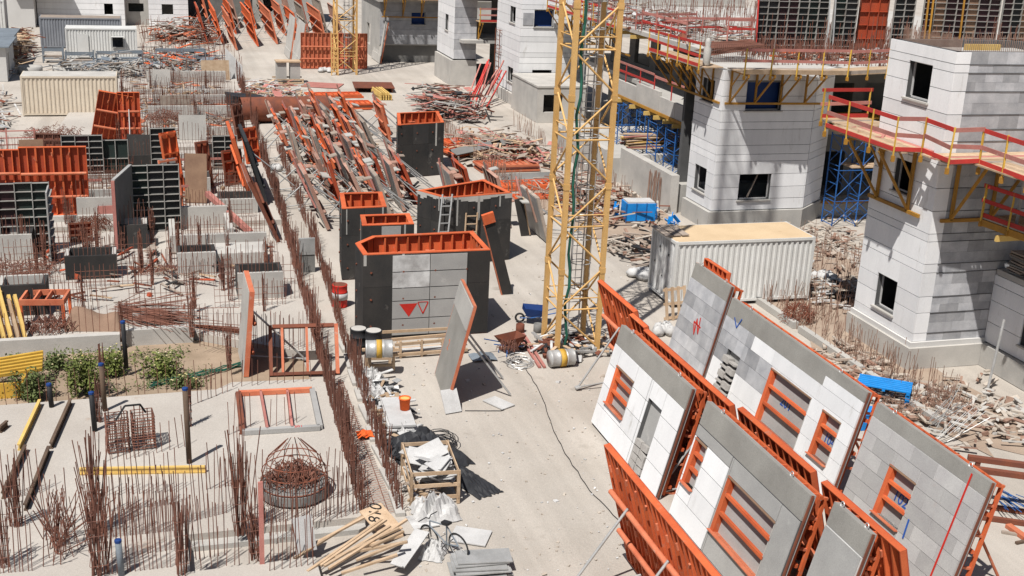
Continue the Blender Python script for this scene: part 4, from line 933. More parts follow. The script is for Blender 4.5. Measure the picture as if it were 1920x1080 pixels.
# near slab, measured rows
for (a, b, n, h, s_) in (((188, 930), (330, 922), 13, 1.25, 1), ((235, 862), (345, 838), 9, .95, 1), ((388, 918), (428, 912), 6, 1.2, 1), ((430, 815), (470, 800), 6, 1.15, 1),
                        ((505, 800), (560, 792), 5, .9, 1), ((330, 985), (425, 962), 13, 1.5, 1), ((455, 962), (500, 950), 6, 1.5, 1), ((590, 942), (672, 925), 10, 1.4, 1), ((200, 865), (240, 850), 5, .8, 1), ((10, 935), (75, 925), 8, 1.3, 1),
                        ((360, 760), (425, 735), 8, .8, 1), ((505, 1005), (680, 960), 18, 1.3, 1)):
    A.row(gp(*a), gp(*b), n, h, single=True, jit=.035, hj=.12)
A2.row(gp(195, 1078), gp(330, 1062), 17, 1.7, jit=.03, single=True); A2.row(gp(190, 1050), gp(330, 1030), 16, 1.3, jit=.03, single=True); A2.row(gp(340, 1055), gp(420, 1040), 10, 1.5, single=True); A2.row(gp(380, 1066), gp(590, 1043), 16, .9, single=True)
A2.row(gp(505, 1070), gp(590, 1058), 8, 1.6, single=True); A2.row(gp(185, 1010), gp(330, 995), 26, 1.2, jit=.03); A.row(gp(480, 985), gp(690, 955), 30, 1.2, jit=.04); A.row(gp(200, 960), gp(330, 945), 18, 1.0, jit=.04); A2.row(gp(0, 1075), gp(60, 1070), 9, 1.4)
for (c, n, h, sp, rd) in (((178, 1000), 34, 2.5, .07, .16), ((450, 1000), 34, 2.7, .06, .15), ((30, 985), 22, 1.7, .06, .14), ((185, 790), 14, 1.3, .03, .1)): A.bundle(gp(*c), n, h, rd, spread=sp, single=h > 2)
A2.bundle(gp(342, 1076), 22, 2.1, .12, spread=.05); A2.bundle(gp(188, 1078), 30, 2.2, .17, spread=.06); A2.bundle(gp(5, 1060), 16, 1.8, .15, spread=.05); A2.bundle(gp(480, 1050), 22, 1.7, .12)
# trench edge rows
A.row((-12, 35.2), (4.6, 35.6), 60, .9, jit=.03)
B.row((-12, 40.15), (1.1, 40.55), 62, 1.0, z=.6, jit=.03); B.row((1.2, 40.6), (4.7, 38.6), 24, 1.0, jit=.03); B.row((1.3, 39.3), (4.9, 38.3), 26, 1.3, jit=.02)
for c in ((230, 640), (360, 632), (365, 585), (430, 690), (195, 735), (355, 800), (70, 520), (170, 500), (265, 500), (85, 500)):
    B.bundle(gp(*c), 15, 1.5, .07, spread=.03)
# uneven curtains of bars along the corridor walls
def curtain(put, x0, y0, x1, y1, n, z, h, off=(0, .13)):
    ph = rnd.uniform(0, 6)
    for o in off:
        for i in range(n):
            f = (i + rnd.random()) / n; y = y0 + (y1 - y0) * f; k = .5 + .5 * math.sin(y * 1.9 + ph) * math.sin(y * .53 + ph * 2)
            if rnd.random() < .42 * k: continue
            a = Vector((x0 + (x1 - x0) * f + o + rnd.gauss(0, .02), y, z)); hh = h * rnd.uniform(.6, 1.1) * (.8 + .35 * math.sin(y * .8 + ph))
            put(a, a + Vector((rnd.gauss(-.02, .05) * hh, rnd.gauss(0, .07) * hh, hh)))
for (x0, y0, x1, y1, n, S, z_) in ((4.62, 26.5, 4.86, 33.0, 88, A, .3), (4.86, 33.0, 5.0, 36.0, 42, A, .3), (5.0, 36.2, 5.68, 54.5, 220, B, .3), (5.75, 55.6, 6.15, 71.5, 150, C_, .26), (6.3, 73, 6.9, 98, 170, D_, .24)):
    curtain(lambda p, q, S=S: S.put(p, q), x0, y0, x1, y1, n, z_, 1.35)
    for k in range(int((y1 - y0) / 1.8)):
        f = rnd.random(); S.bundle((x0 + (x1 - x0) * f, y0 + (y1 - y0) * f), 8, rnd.uniform(1.2, 1.9), .06, z_, .03)
G2 = MB()
for (x0, y0, x1, y1, n) in ((5.62, 27.0, 5.95, 33.6, 92), (5.95, 33.6, 6.15, 39.7, 80), (6.2, 40, 6.85, 54, 170), (6.85, 55, 7.35, 73, 150)):
    curtain(lambda p, q: G2.tube(p, q, .011, 4, caps=False), x0, y0, x1, y1, n, 0, 1.15)
wallb = thing('low_wall', 'broken low concrete footing with a rusty curtain of starter bars beside the yard', 'wall')
for i in range(9): y = 26.9 + i * 1.45; x = 5.6 + (y - 27) * .037; ubox('footing_block', 'concrete_light', wallb, (x + .1, y + .6, .05), (.2 + rnd.uniform(0, .1), rnd.uniform(.7, 1.3), rnd.uniform(.1, .2)), (0, 0, rnd.uniform(-.06, .06)))
G2.build('starter_bars', 'rebar', wallb, stuff=True)
# rows over the slabs further back
r5 = random.Random(5)
for i in range(26):
    x = r5.uniform(-11, 4.6); y = r5.uniform(41.5, 53.2); n = r5.randint(4, 16)
    if r5.random() < .55: B.row((x, y), (x + n * .16, y + .02), n, r5.uniform(.6, 1.3), jit=.04)
    else: B.bundle((x, y), r5.randint(5, 12), r5.uniform(.9, 1.7), .08, spread=.04)
def mat_wall(S, x0, x1, y, z, h, st=.16):
    n = int((x1 - x0) / st); S.row((x0, y), (x1, y), n, h, z=z, jit=.02, hj=.08)
    for k in range(3): S.put((x0, y + .02, z + h * (.2 + .25 * k)), (x1, y + .02 + rnd.uniform(-.05, .05), z + h * (.2 + .25 * k) + rnd.uniform(-.04, .04)), .009)
for (x0, x1, y, h) in ((-6.5, -4.2, 42.6, 1.0), (-4.0, -1.8, 44.6, 1.1), (-1.0, 1.2, 43.4, .9), (2.0, 4.6, 43.2, 1.0), (-6.0, -3.6, 47.0, 1.2), (-3.0, -.2, 46.4, .9), (.6, 3.4, 46.0, 1.1), (3.6, 5.2, 45.6, 1.2), (-5.8, -3.4, 49.6, 1.1), (-2.6, .0, 49.2, 1.2), (-6.4, -2.2, 51.6, 1.2), (1.2, 4.6, 52.4, 1.0)): mat_wall(B, x0, x1, y, .3, h)
for S_, lst in ((slabB, ((-5.4, 43.4, 1.6, 1.2), (-3.4, 47.4, 1.9, 1.1), (.8, 47.4, 1.5, 1.0), (2.9, 44.0, 1.7, 1.1), (-1.6, 51.4, 1.3, 1.0), (-6.4, 50.4, 1.6, 1.2))), (slabC, ((-3.4, 57.2, 2.0, 1.5), (.6, 60.8, 2.2, 1.5), (3.0, 57.0, 1.8, 1.4), (-7.0, 61.6, 2.2, 1.6), (-1.4, 66.4, 2.2, 1.6), (2.6, 68.4, 2.0, 1.5), (-6.0, 68.0, 2.4, 1.5)))):
    for (x, y, wd, dp) in lst:
        z_ = .302 if S_ is slabB else .262; h_ = rnd.uniform(.7, 1.15)
        for (a0, a1, b0, b1) in ((x, x + wd, y, y + .15), (x, x + wd, y + dp, y + dp + .15), (x, x + .15, y + .151, y + dp - .001), (x + wd - .15, x + wd, y + .151, y + dp - .001)): bx('pit_wall', 'concrete_light' if rnd.random() < .6 else 'dark_ply', S_, a0, a1, b0, b1, z_, z_ + h_ + rnd.uniform(0, .02))
        (B if S_ is slabB else C_).row((x + .05, y + .07), (x + wd - .05, y + .07), int(wd / .15), .8, z=z_ + h_, jit=.03); (B if S_ is slabB else C_).row((x + .05, y + dp + .07), (x + wd - .05, y + dp + .07), int(wd / .15), .9, z=z_ + h_, jit=.03)
for i in range(22): B.bundle((r5.uniform(-6.5, 5.0), r5.uniform(41.2, 53.5)), r5.randint(7, 14), r5.uniform(1.1, 1.9), .07, spread=.035)
for i in range(34): x = r5.uniform(-11, 3.4); mat_wall(C_, x, x + r5.uniform(1.2, 3.0), r5.uniform(56, 71), .26, r5.uniform(.8, 1.4))
for i in range(26): x = r5.uniform(-1.5, 4.0); mat_wall(D_, x, x + r5.uniform(1.2, 2.6), r5.uniform(74, 99), .24, r5.uniform(1.0, 1.7))
for i, y in enumerate((56.0, 57.8, 60.2, 62.4, 64.1, 66.6, 68.6, 70.9)):
    x = -12
    while x < 5.2:
        n = r5.randint(6, 16)
        if r5.random() < .72: C_.row((x, y + r5.uniform(-.3, .3)), (min(5.6, x + n * .16), y), n, r5.uniform(.6, 1.15), z=.26, jit=.035)
        if r5.random() < .35: C_.bundle((x, y), 9, r5.uniform(1.0, 1.6), .08, .26, .03)
        x += n * .16 + r5.uniform(.2, 1.6)
    if i % 2 == 0: bx('kicker_wall', 'concrete_light', slabC, r5.uniform(-11, -4), r5.uniform(-1, 5), y + .35, y + .55, .262, r5.uniform(.45, .8))
for i, y in enumerate((74, 76.5, 79, 81.5, 84, 86.6, 89, 92, 95, 98)):
    x = -1.8
    while x < 6.0:
        n = r5.randint(8, 18)
        if r5.random() < .8: D_.row((x, y), (min(6.3, x + n * .17), y), n, r5.uniform(.8, 1.3), z=.24, jit=.03)
        if r5.random() < .3: D_.bundle((x, y), 10, r5.uniform(1.3, 2.0), .1, .24, .03)
        x += n * .17 + r5.uniform(.1, .9)
    if i % 2: bx('kicker_wall', 'concrete_light', slabD, -1.6 + r5.random() * 3, 6.0, y + .3, y + .5, .242, r5.uniform(.6, 1.2))
for (x0, x1, y0, y1, h) in ((.6, 4.6, 50.6, 50.85, .75), (.6, .85, 50.86, 53.4, .75), (2.1, 4.4, 48.0, 49.6, .65), (-.2, 3.2, 55.0 - .6, 55.0 - .35, 1.0), (3.0, 3.25, 50.86, 53.6, .9)):
    bx('kicker_wall', 'concrete_light', slabB, x0, x1, y0, y1, .302, .3 + h)
B.row((.7, 50.7), (4.5, 50.7), 30, .9, z=1.0, jit=.03); B.row((-.1, 54.5), (3.1, 54.5), 24, .9, z=1.2, jit=.03)
for q in (A, A2, B, C_, D_): q.done()
mb = MB()
for i in range(320):
    x = rnd.uniform(-1, 8); y = rnd.uniform(101, 137); h = rnd.uniform(.6, 1.7)
    if x < -.5 and 110 < y < 125: continue
    mb.tube((x, y, 0), (x + rnd.gauss(0, .1), y, h), .02, 3, caps=False)
tag(mb.build('far_rebar', 'rebar', None, stuff=True), 'far off mass of rusty starter bars in front of the white house', 'rebar')
# ladder of bars lying between the two curtains
mb = MB()
for i in range(70): y = 27 + i * .13; mb.tube((4.95, y, .06), (5.6, y + .15, .07), .010, 4)
for x in (5.1, 5.4): mb.tube((x, 27, .08), (x + .2, 36, .08), .010, 4)
tag(mb.build('rebar_mesh', 'rebar'), 'flat rebar mesh lying in the strip between two rusty bar rows', 'rebar', kind='stuff')
mb = MB()
for i in range(40):   # loose bars on the near slab
    p = gp(rnd.uniform(80, 160), rnd.uniform(960, 1070)); d = Vector((rnd.gauss(.05, .25), rnd.gauss(-.1, .3), rnd.uniform(.7, 1.6))); mb.tube(p, p + d, .011, 4)
for i in range(26):
    p = gp(110 + rnd.uniform(-8, 8), 1030 + rnd.uniform(-20, 10)); d = Vector((rnd.gauss(0, .4), rnd.gauss(0, .5), rnd.uniform(.5, 1.5))); mb.tube(p, p + d, .012, 4)
tag(mb.build('bar_sheaf', 'rebar'), 'splayed sheaf of reddish bars near the bottom left corner', 'rebar', kind='stuff')

# ------------------------------------------------------------------ bundles and baskets of rebar
def tangle(name, label, c, rx, ry, h, n, bag=None, r=.012, m_='rebar'):
    t = thing(name, label, 'rebar', c, kind='stuff'); mb = MB()
    for i in range(n):
        a = rnd.uniform(0, 6.28); k = math.sqrt(rnd.random()); z = rnd.uniform(.05, h) * (1 - .5 * k)
        p = Vector((rx * k * math.cos(a), ry * k * math.sin(a), z)); th = rnd.uniform(0, 3.14); l_ = rnd.uniform(.25, .6) * min(rx, ry) * 2
        q = p + Vector((math.cos(th) * l_ * .5, math.sin(th) * l_ * .5, rnd.uniform(-.12, .22)))
        mid = (p + q) / 2 + Vector((0, 0, rnd.uniform(0, .2))); mb.tube(p, mid, r, 3); mb.tube(mid, q, r, 3)
    mb.build('bent_bars', m_, t, stuff=True); return t
p = gp(552, 925); t = tangle('rebar_basket', 'round wire basket full of bent rusty bars on the near slab', p, .68, .62, .95, 520)
mb = MB()
for z, r_ in ((.03, .8), (.35, .86), (.7, .82), (.95, .7)): mb.ring((0, 0, z), r_, .016, 22)
for k in range(14): a = k * 2 * math.pi / 14; mb.path([Vector((.8 * math.cos(a), .8 * math.sin(a), .0)), Vector((.87 * math.cos(a), .87 * math.sin(a), .4)), Vector((.68 * math.cos(a), .68 * math.sin(a), 1.0)), Vector((.2 * math.cos(a), .2 * math.sin(a), 1.5))], .012, 4)
mb.build('basket_wires', 'rust_steel', t); MB().lathe([(.8, 0), (.9, .08), (.88, .3), (.8, .34)], 18).build('basket_tray', 'concrete_dark', t)
p = gp(246, 838); t = thing('rebar_cage', 'pair of boxy dark rebar column cages beside the yellow beams', 'rebar cage', tuple(p), (0, 0, R(6)))
for cxx in (-.34, .34):
    mb = MB()
    for u in range(6):
        for v in range(4):
            if u in (0, 5) or v in (0, 3): x = cxx - .27 + u * .108; y = -.3 + v * .2; mb.tube((x, y, .02), (x + rnd.gauss(0, .02), y + rnd.gauss(0, .02), 1.0 + rnd.uniform(-.1, .15)), .015, 4)
    for k in range(11):
        z = .06 + k * .09 + rnd.uniform(-.02, .02); c4 = [Vector((cxx - .29, -.32, z)), Vector((cxx + .29, -.32, z)), Vector((cxx + .29, .32, z)), Vector((cxx - .29, .32, z))]
        for u in range(4): mb.tube(c4[u], c4[(u + 1) % 4], .013, 4)
    mb.build('column_cage', 'rebar', t)
MB().path([Vector((-.4, -.2, .9)), Vector((-.1, 0, 1.25)), Vector((.3, .1, 1.2)), Vector((.45, .2, .9))], .03, 5).build('lifting_sling', 'black', t)
tangle('rebar_heap', 'heap of rusty bent bars by the dark green grid form', g(178, 432, .3), .8, .55, .7, 260)
tangle('rebar_heap', 'low rust brown pile of bars at the left edge', g(20, 515, .3), 1.9, .8, .5, 300)
tangle('rebar_heap', 'round rusty coil heap right of the orange double form', g(307, 232, .26), 1.1, .8, 1.0, 320)
tangle('rebar_heap', 'brown bar heap in front of the beige container', g(100, 262, .26), 1.6, .8, .9, 300)
tangle('rebar_heap', 'flat rusty tangle on the pale slab in mid left', g(305, 512, .3), .9, .5, .12, 130)
tangle('rebar_heap', 'dark bar tangle at the right end of the white container', g(1497, 605, 0), .7, .5, .9, 240, m_='rust_steel')
tangle('rebar_heap', 'loose pale bent bars on the sand by the blue pallet', g(1745, 770, 0), 1.5, 1.2, .3, 240, m_='rebar_pale')
tangle('rebar_heap', 'brown bundle below the orange bin near the left yellow beams', g(95, 622, .3), .8, .5, .5, 260)
# long straight bundles
def bar_bundle(label, a, b, n, rad, fan=.1, m_='rebar'):
    a = Vector(a); b = Vector(b); t = thing('bar_bundle', label, 'rebar', kind='stuff'); mb = MB()
    for i in range(n):
        o = Vector((rnd.gauss(0, rad), rnd.gauss(0, rad), abs(rnd.gauss(0, rad * .8)))); mb.tube(a + o * (1 + fan * rnd.random()), b + o * (1 + fan * 8 * rnd.random()), .012, 4)
    mb.build('straight_bars', m_, t, stuff=True); return t
bar_bundle('thick fan of rusty bars lying on the mid left slab', gp(232, 590, .45), gp(335, 610, .4), 130, .2, .4)
bar_bundle('small stack of dark bars beyond the trench', gp(365, 612, .35), gp(460, 625, .35), 16, .07, .3, 'rust_steel')
bar_bundle('bundle of bars lying on the slab behind the left bar heap', gp(0, 530, .4), gp(85, 520, .4), 60, .14)
for i, (a, b) in enumerate((((1745, 800), (1790, 768)), ((1765, 825), (1825, 775)))): bar_bundle('grey steel props in a fan on rubble by the near tower, %s bundle' % ORD[i], g(*a, .15), g(*b, .9), 9, .14, .3, 'galv')

# ------------------------------------------------------------------ near slab furniture
def hbeam(label, a, b, m_='timber_yellow', z=.30, h=.2, group=None):
    a = Vector(a); b = Vector(b); a.z = b.z = z; t = thing('timber_beam', label, 'beam', a, (0, 0, 0), group); d = b - a
    ubar('flange', m_, t, zz * .02, d + zz * .02, .085, .04); ubar('flange', m_, t, zz * (h - .02), d + zz * (h - .02), .085, .04); ubar('web', m_, t, zz * h / 2, d + zz * h / 2, .03, h - .08); return t
hbeam('yellow timber beam lying at the upper left of the near slab', gp(36, 845), gp(75, 760))
hbeam('dark brown timber beam right beside the yellow one on the near slab', gp(96, 842), gp(133, 758), 'timber_dark')
hbeam('dark timber beam at the left edge in front of the yellow beam', gp(6, 936), gp(48, 846), 'timber_dark')
hbeam('second long dark timber beam on the near slab', gp(48, 958), gp(92, 848), 'timber_dark')
hbeam('yellow timber beam lying across behind the tall bar cluster', gp(150, 890), gp(385, 886))
hbeam('short dark plank at the far left of the near slab', gp(0, 812), gp(14, 800), 'timber_dark')
for i, (px, py, h, m_) in enumerate(((97, 763, .75, 'black'), (178, 808, 1.2, 'black'), (237, 690, 1.6, 'black'), (197, 770, 1.5, 'timber_dark'), (355, 868, 2.2, 'timber_dark'), (228, 1078, .9, 'grey_paint'))):
    p = gp(px, py); mb = MB(); mb.tube(p, p + Vector((-.03, .0, h)), .075, 10); t = tag(thing('pipe_stub', ('short black pipe stub with blue cap at the trench edge', 'black pipe stub with blue cap beside the rebar cage', 'tall black wrapped pipe in the weeds', 'dark wrapped post behind the rebar cage', 'tall dark wrapped post right of the rebar cage', 'grey pipe stub among bars at the bottom edge')[i], 'pipe'))
    mb.build('pipe', m_, t, True); MB().lathe([(.08, 0), (.08, .06), (.04, .08)], 10, tuple(p + Vector((-.03, 0, h - .06)))).build('pipe_cap', 'navy', t)
# window frame form lying on the near slab
a, b, c, d = gp(447, 742), gp(585, 735), gp(600, 806), gp(455, 815)
t = thing('window_frame', 'dusty pink steel window frame lying on the near slab', 'window frame')
for p, q, m_ in ((a, b, 'orange_dusty'), (b, c, 'grey_plate'), (d, c, 'grey_plate'), (a, d, 'rust_steel'), (a.lerp(b, .3), d.lerp(c, .32), 'pink_board'), (a.lerp(b, .66), d.lerp(c, .64), 'pink_board')): ubar('frame_bar', m_, t, p + zz * .08, q + zz * .08, .16 if m_ != 'pink_board' else .07, .14)
text('201', 'painted_number', 'red_paint', t, d.lerp(c, .72) + zz * .155, (0, 0, 0), .17)
# orange frame standing behind the trench, and tall leaning orange form
t = thing('door_frame', 'orange steel door frame lying behind the bars at the trench end', 'frame', tuple(gp(575, 703, .05)), (R(-35), 0, R(-5)))
for (x0, x1, z0, z1) in ((-1.2, -1.08, 0, 1.7), (.95, 1.07, 0, 1.7), (-1.07, .94, 1.6, 1.72), (-1.07, .94, 0, .1), (.0, .08, .1, 1.6), (-.8, -.72, .1, 1.6)): bx('frame_bar', 'orange_dusty' if x0 > -.9 else 'rust_steel', t, x0, x1, -.08, .08, z0, z1)
steel_form('tall thin orange form leaning at the end of the weedy trench', 2.55, 39.2, 36.9, R(5), ht=2.9, simple=True, side=1, face_m='concrete_light', braces=1, mtl='orange_dusty')
# ------------------------------------------------------------------ left middle: yellow beams, orange bin, tarp
t = thing('beam_stack', 'stack of yellow timber beams standing on end at the left edge', 'beams', tuple(gp(30, 640, .3)))
for i in range(9): ubar('timber_beam', 'timber_yellow' if i % 3 else 'timber', t, (-.55 + (i % 5) * .22, -.1 + (i // 5) * .2, 0), (-.95 + (i % 5) * .22 + rnd.uniform(-.05, .05), 1.0 + (i // 5) * .2, 1.35 + rnd.uniform(-.2, .3)), .1, .18)
t = thing('steel_bin', 'open orange steel tray frame standing on a brown bar bundle', 'steel tray', tuple(gp(88, 600, .3)), (0, 0, R(-8)))
for (x0, x1, y0, y1) in ((-.75, .75, -.6, -.52), (-.75, .75, .52, .6), (-.75, -.67, -.51, .51), (.67, .75, -.51, .51), (-.3, -.24, -.51, .51), (.1, .16, -.51, .51)): bx('tray_bar', 'orange_dusty', t, x0, x1, y0, y1, .75, .95)
for x in (-.7, .7):
    for y in (-.55, .55): bx('tray_leg', 'orange', t, x - .05, x + .05, y - .05, y + .05, 0, .749)
mb = MB(); n = 18
for i in range(n + 1):
    for j in range(9):
        u = i / n; v = j / 8; p = gp(125 + 105 * u, 612, .3); prof = math.sin(math.pi * v) ** .7 * (.55 + .15 * math.sin(u * 7)) * min(1, 6 * u + .3, 6 * (1 - u) + .3)
        mb.v.append((p.x, p.y - .55 + 1.3 * v, .3 + prof + rnd.uniform(-.02, .02)))
for i in range(n):
    for j in range(8): a_ = i * 9 + j; mb.f.append((a_, a_ + 9, a_ + 10, a_ + 1))
tag(mb.build('tarp_mound', 'tarp_brown', smooth=True), 'brown tarpaulin mound between the orange tray and fanned bars', 'tarp')
t = thing('yellow_crate', 'yellow steel trestle at the left end of the weedy trench', 'trestle', tuple(g(15, 740, .03)))
for i in range(6): ubar('beam', 'yellow', t, (-1.2, -.2 + i * .16, .62 + .04 * i), (1.0, .3 + i * .16, .66 + .05 * i), .11, .1)
bx('plate', 'yellow', t, -.9, .55, -.3, -.25, 0, .5); bx('leg', 'yellow', t, -.9, -.8, -.24, .6, 0, .6); bx('leg', 'yellow', t, .45, .55, -.24, .6, 0, .6)
for i, (px, py) in enumerate(((28, 740), (110, 745), (190, 605), (300, 640))):
    pass
# weeds in the trench
def bush(label, c, rx, ry, h, n, m_='leaf', petals=0):
    t = thing('weed_bush', label, 'weeds', c, kind='stuff'); mb = MB(); st = MB(); pt = MB()
    for k in range(26):
        a = rnd.uniform(0, 6.28); q = Vector((rx * .8 * math.cos(a) * rnd.random(), ry * .8 * math.sin(a) * rnd.random(), 0)); hh = h * rnd.uniform(.5, 1.1); tip = q + Vector((rnd.gauss(0, .1), rnd.gauss(0, .1), hh)); st.tube(q, tip, .008, 3, .003)
        for i in range(n // 26):
            f = rnd.uniform(.15, 1); p = q.lerp(tip, f) + Vector((rnd.gauss(0, .09), rnd.gauss(0, .09), rnd.gauss(0, .04))); s_ = rnd.uniform(.035, .085); e = Euler((rnd.uniform(-1, 1), rnd.uniform(-1, 1), rnd.uniform(0, 6))).to_matrix()
            mb.add([p + e @ Vector(v) for v in ((-s_, 0, 0), (0, -s_ * .45, .01), (s_, 0, 0), (0, s_ * .45, .01))], [(0, 1, 2, 3)])
        if petals and rnd.random() < petals:
            pt.lathe([(.03, 0), (.035, .02), (.01, .035)], 6, tuple(tip))
    mb.build('leaves', m_, t, stuff=True); st.build('stems', 'leaf_dark', t, stuff=True)
    if pt.v: pt.build('flowers', 'petal', t, stuff=True)
for i, (px, py, rx, ry, h, n, m_, pe, lb) in enumerate(((160, 740, .75, .6, 1.35, 1500, 'leaf', .2, 'tallest bright green weed bush in the middle of the trench'), (65, 748, .7, .5, .9, 1000, 'leaf_dark', 0, 'dark green weed bush next to the yellow trestle'), (215, 705, .6, .5, .9, 900, 'leaf', .5, 'green weeds left of the dark wrapped pipe'),
        (300, 708, .75, .55, .85, 1100, 'leaf', .9, 'white flowering weeds at the right of the trench'), (25, 700, .8, .5, .6, 700, 'leaf_dark', 0, 'dark weeds at the far left under the edge beam'), (110, 690, .7, .5, .6, 600, 'leaf_dark', .1, 'low weeds under the grey edge beam'), (350, 725, .6, .4, .4, 420, 'leaf_dark', .4, 'small sparse weeds at the trench end'))):
    bush(lb, g(px, py, .03), rx, ry, h, n, m_, pe)
tw = thing('low_weeds', 'scruffy low green weeds spreading over the trench soil', 'weeds', kind='stuff'); mb = MB(); mf = MB()
for i in range(4200):
    px = rnd.uniform(-20, 400); py = rnd.uniform(672, 745) - px * .07; p = g(px, py + 8, .03)
    if math.sin(px * .045) + math.sin(py * .09 + px * .02) + rnd.uniform(-.9, .9) < -.1: continue
    p.z += abs(rnd.gauss(0, .14)); s_ = rnd.uniform(.03, .075); e = Euler((rnd.uniform(-1, 1), rnd.uniform(-1, 1), rnd.uniform(0, 6))).to_matrix()
    mb.add([p + e @ Vector(v) for v in ((-s_, 0, 0), (0, -s_ * .4, .01), (s_, 0, 0), (0, s_ * .4, .01))], [(0, 1, 2, 3)])
mb.build('leaves', 'leaf_dark', tw, stuff=True)
mb = MB()
for i in range(5):
    pts = [g(280 + 35 * k, 722 - 8 * k + 5 * math.sin(k * 1.7 + i), .06 + .03 * i) for k in range(6)]; mb.path(pts, .02, 5)
tag(mb.build('hose', 'green_cable'), 'green hose lying in the trench right of the white flowers', 'hose')

# ------------------------------------------------------------------ left upper: standing forms
grid_form('wall_form', 'large standing grid form cut by the left edge', tuple(g(-60, 476, .3)), 3.3, 2.95, rz=R(1), skins=('maroon_ply', 'maroon_ply', 'maroon_ply', 'green_ply', 'green_ply'), cols=5, rows=8)
p = g(97, 485, .3); t = thing('edge_form', 'grey edge plate closing the large left grid form', 'formwork', tuple(p)); bx('plate', 'grey_plate', t, 0, .06, -.75, .55, 0, 2.95)
for i in range(9): ubox('crossbar', 'grid_steel', t, (.12, -.1, .15 + i * .33), (.11, 1.2, .03))
steel_form('bright orange ribbed form standing behind the left grid form', 0, 0, 2.9, 0, ht=3.25, braces=0, ribs=.34).matrix_world = Matrix.Translation(g(108, 402, .28)) @ Matrix.Rotation(R(90), 4, 'Z') @ Matrix.Rotation(R(-3), 4, 'Y')
steel_form('orange ribbed form cut by the left edge behind the grid form', 0, 0, 2.2, 0, ht=2.9, braces=0, ribs=.34).matrix_world = Matrix.Translation(g(0, 395, .28)) @ Matrix.Rotation(R(90), 4, 'Z')
grid_form('wall_form', 'dark green grid form with a side wing in mid left', (-.86, 54.1, .3), 2.0, 3.05, rz=R(3), skins=('green_ply', 'black_ply', 'black_ply'), cols=3, rows=9)
t = thing('side_form', 'tall dark grey side wing hinged to the dark green grid form', 'formwork', (-1.57, 51.1, .3), (0, 0, R(-13))); bx('plate', 'concrete_dark', t, .0, .05, 0, 2.95, 0, 3.05); bx('edge', 'pink_board', t, -.06, .08, -.06, -.002, 0, 3.05); bx('edge', 'grey_plate', t, -.06, .08, .0, 2.95, 3.052, 3.1)
def lean_slab(label, px, py, z, wd, ht, th, rz, lean, m_, ribm=None, name='leaning_form'):
    t = thing(name, label, 'formwork', tuple(g(px, py, z)), (lean, 0, rz)); bx('plate', m_, t, -wd / 2, wd / 2, 0, th, 0, ht)
    if ribm:
        n = max(2, int(wd / .4))
        for i in range(n + 1): ubox('rib', ribm, t, (-wd / 2 + wd * i / n, -.06, ht / 2), (.05, .12, ht))
        for f in (.02, .35, .68, .97): ubox('waler', ribm, t, (0, -.1, ht * f), (wd, .1, .08))
    return t
lean_slab('grey backed orange form leaning beside the brown plywood sheet', 328, 408, .3, .95, 2.75, .06, R(35), R(-9), 'grey_plate', 'orange_dusty')
lean_slab('tall orange form leaning behind the dark green grid form', 333, 372, .28, .95, 3.3, .06, R(42), R(-10), 'orange', 'orange')
lean_slab('brown plywood sheet leaning with two lifting loops', 368, 380, .3, 1.05, 2.4, .03, R(-12), R(-8), 'ply_brown')
lean_slab('narrow red orange form leaning right of the plywood sheet', 388, 352, .28, .75, 2.4, .05, R(38), R(-9), 'orange_dusty', 'rust_steel')
steel_form('orange form with black back leaning steeply at the corridor', 4.75, 63.4, 58.8, R(-14), ht=3.4, simple=True, side=-1, face_m='black_ply', braces=0, z=.26)
steel_form('black form leaning right behind the steep orange one', 5.3, 63.0, 58.4, R(-16), ht=3.3, simple=True, side=1, mtl='black_ply', face_m='black_ply', braces=1, z=.26)
steel_form('ladder like rusty form leaning left over the corridor slab', 5.15, 55.4, 51.6, R(-24), ht=3.0, simple=True, side=1, mtl='rust_steel', face_m='grey_plate', braces=0, z=.3)
tag(MB().bar(g(470, 436, .35), g(388, 362, 1.6), .24, .22).build('steel_waler', 'pink_board'), 'long pink steel waler leaning across the slab below the plywood', 'waler')
grid_form('wall_form', 'low dark grid form behind the orange ribbed form', tuple(g(120, 335, .26)), 2.0, 2.3, skins=('black_ply', 'maroon_ply'))
grid_form('wall_form', 'dark green sheet form right of the low grid form', tuple(g(196, 332, .26)), 1.25, 2.0, skins=('green_ply',), cols=2, rows=2)
grid_form('wall_form', 'dark grid form half hidden behind leaning orange forms', tuple(g(285, 322, .26)), 1.3, 2.4, skins=('black_ply',))
grid_form('wall_form', 'dark grid form at the corridor behind the red narrow form', tuple(g(400, 318, .26)), 1.3, 1.9, skins=('black_ply',))
steel_form('wide tilted orange form with pink walers in front of the beige container', 0, 0, 1.95, 0, ht=3.1, braces=0, ribs=.3).matrix_world = Matrix.Translation(g(202, 262, .26)) @ Matrix.Rotation(R(90), 4, 'Z') @ Matrix.Rotation(R(-14), 4, 'Y') @ Matrix.Rotation(R(12), 4, 'X')
steel_form('narrow upright orange form beside the wide tilted one', 0, 0, 1.3, 0, ht=3.0, braces=1, ribs=.3).matrix_world = Matrix.Translation(g(245, 266, .26)) @ Matrix.Rotation(R(90), 4, 'Z')

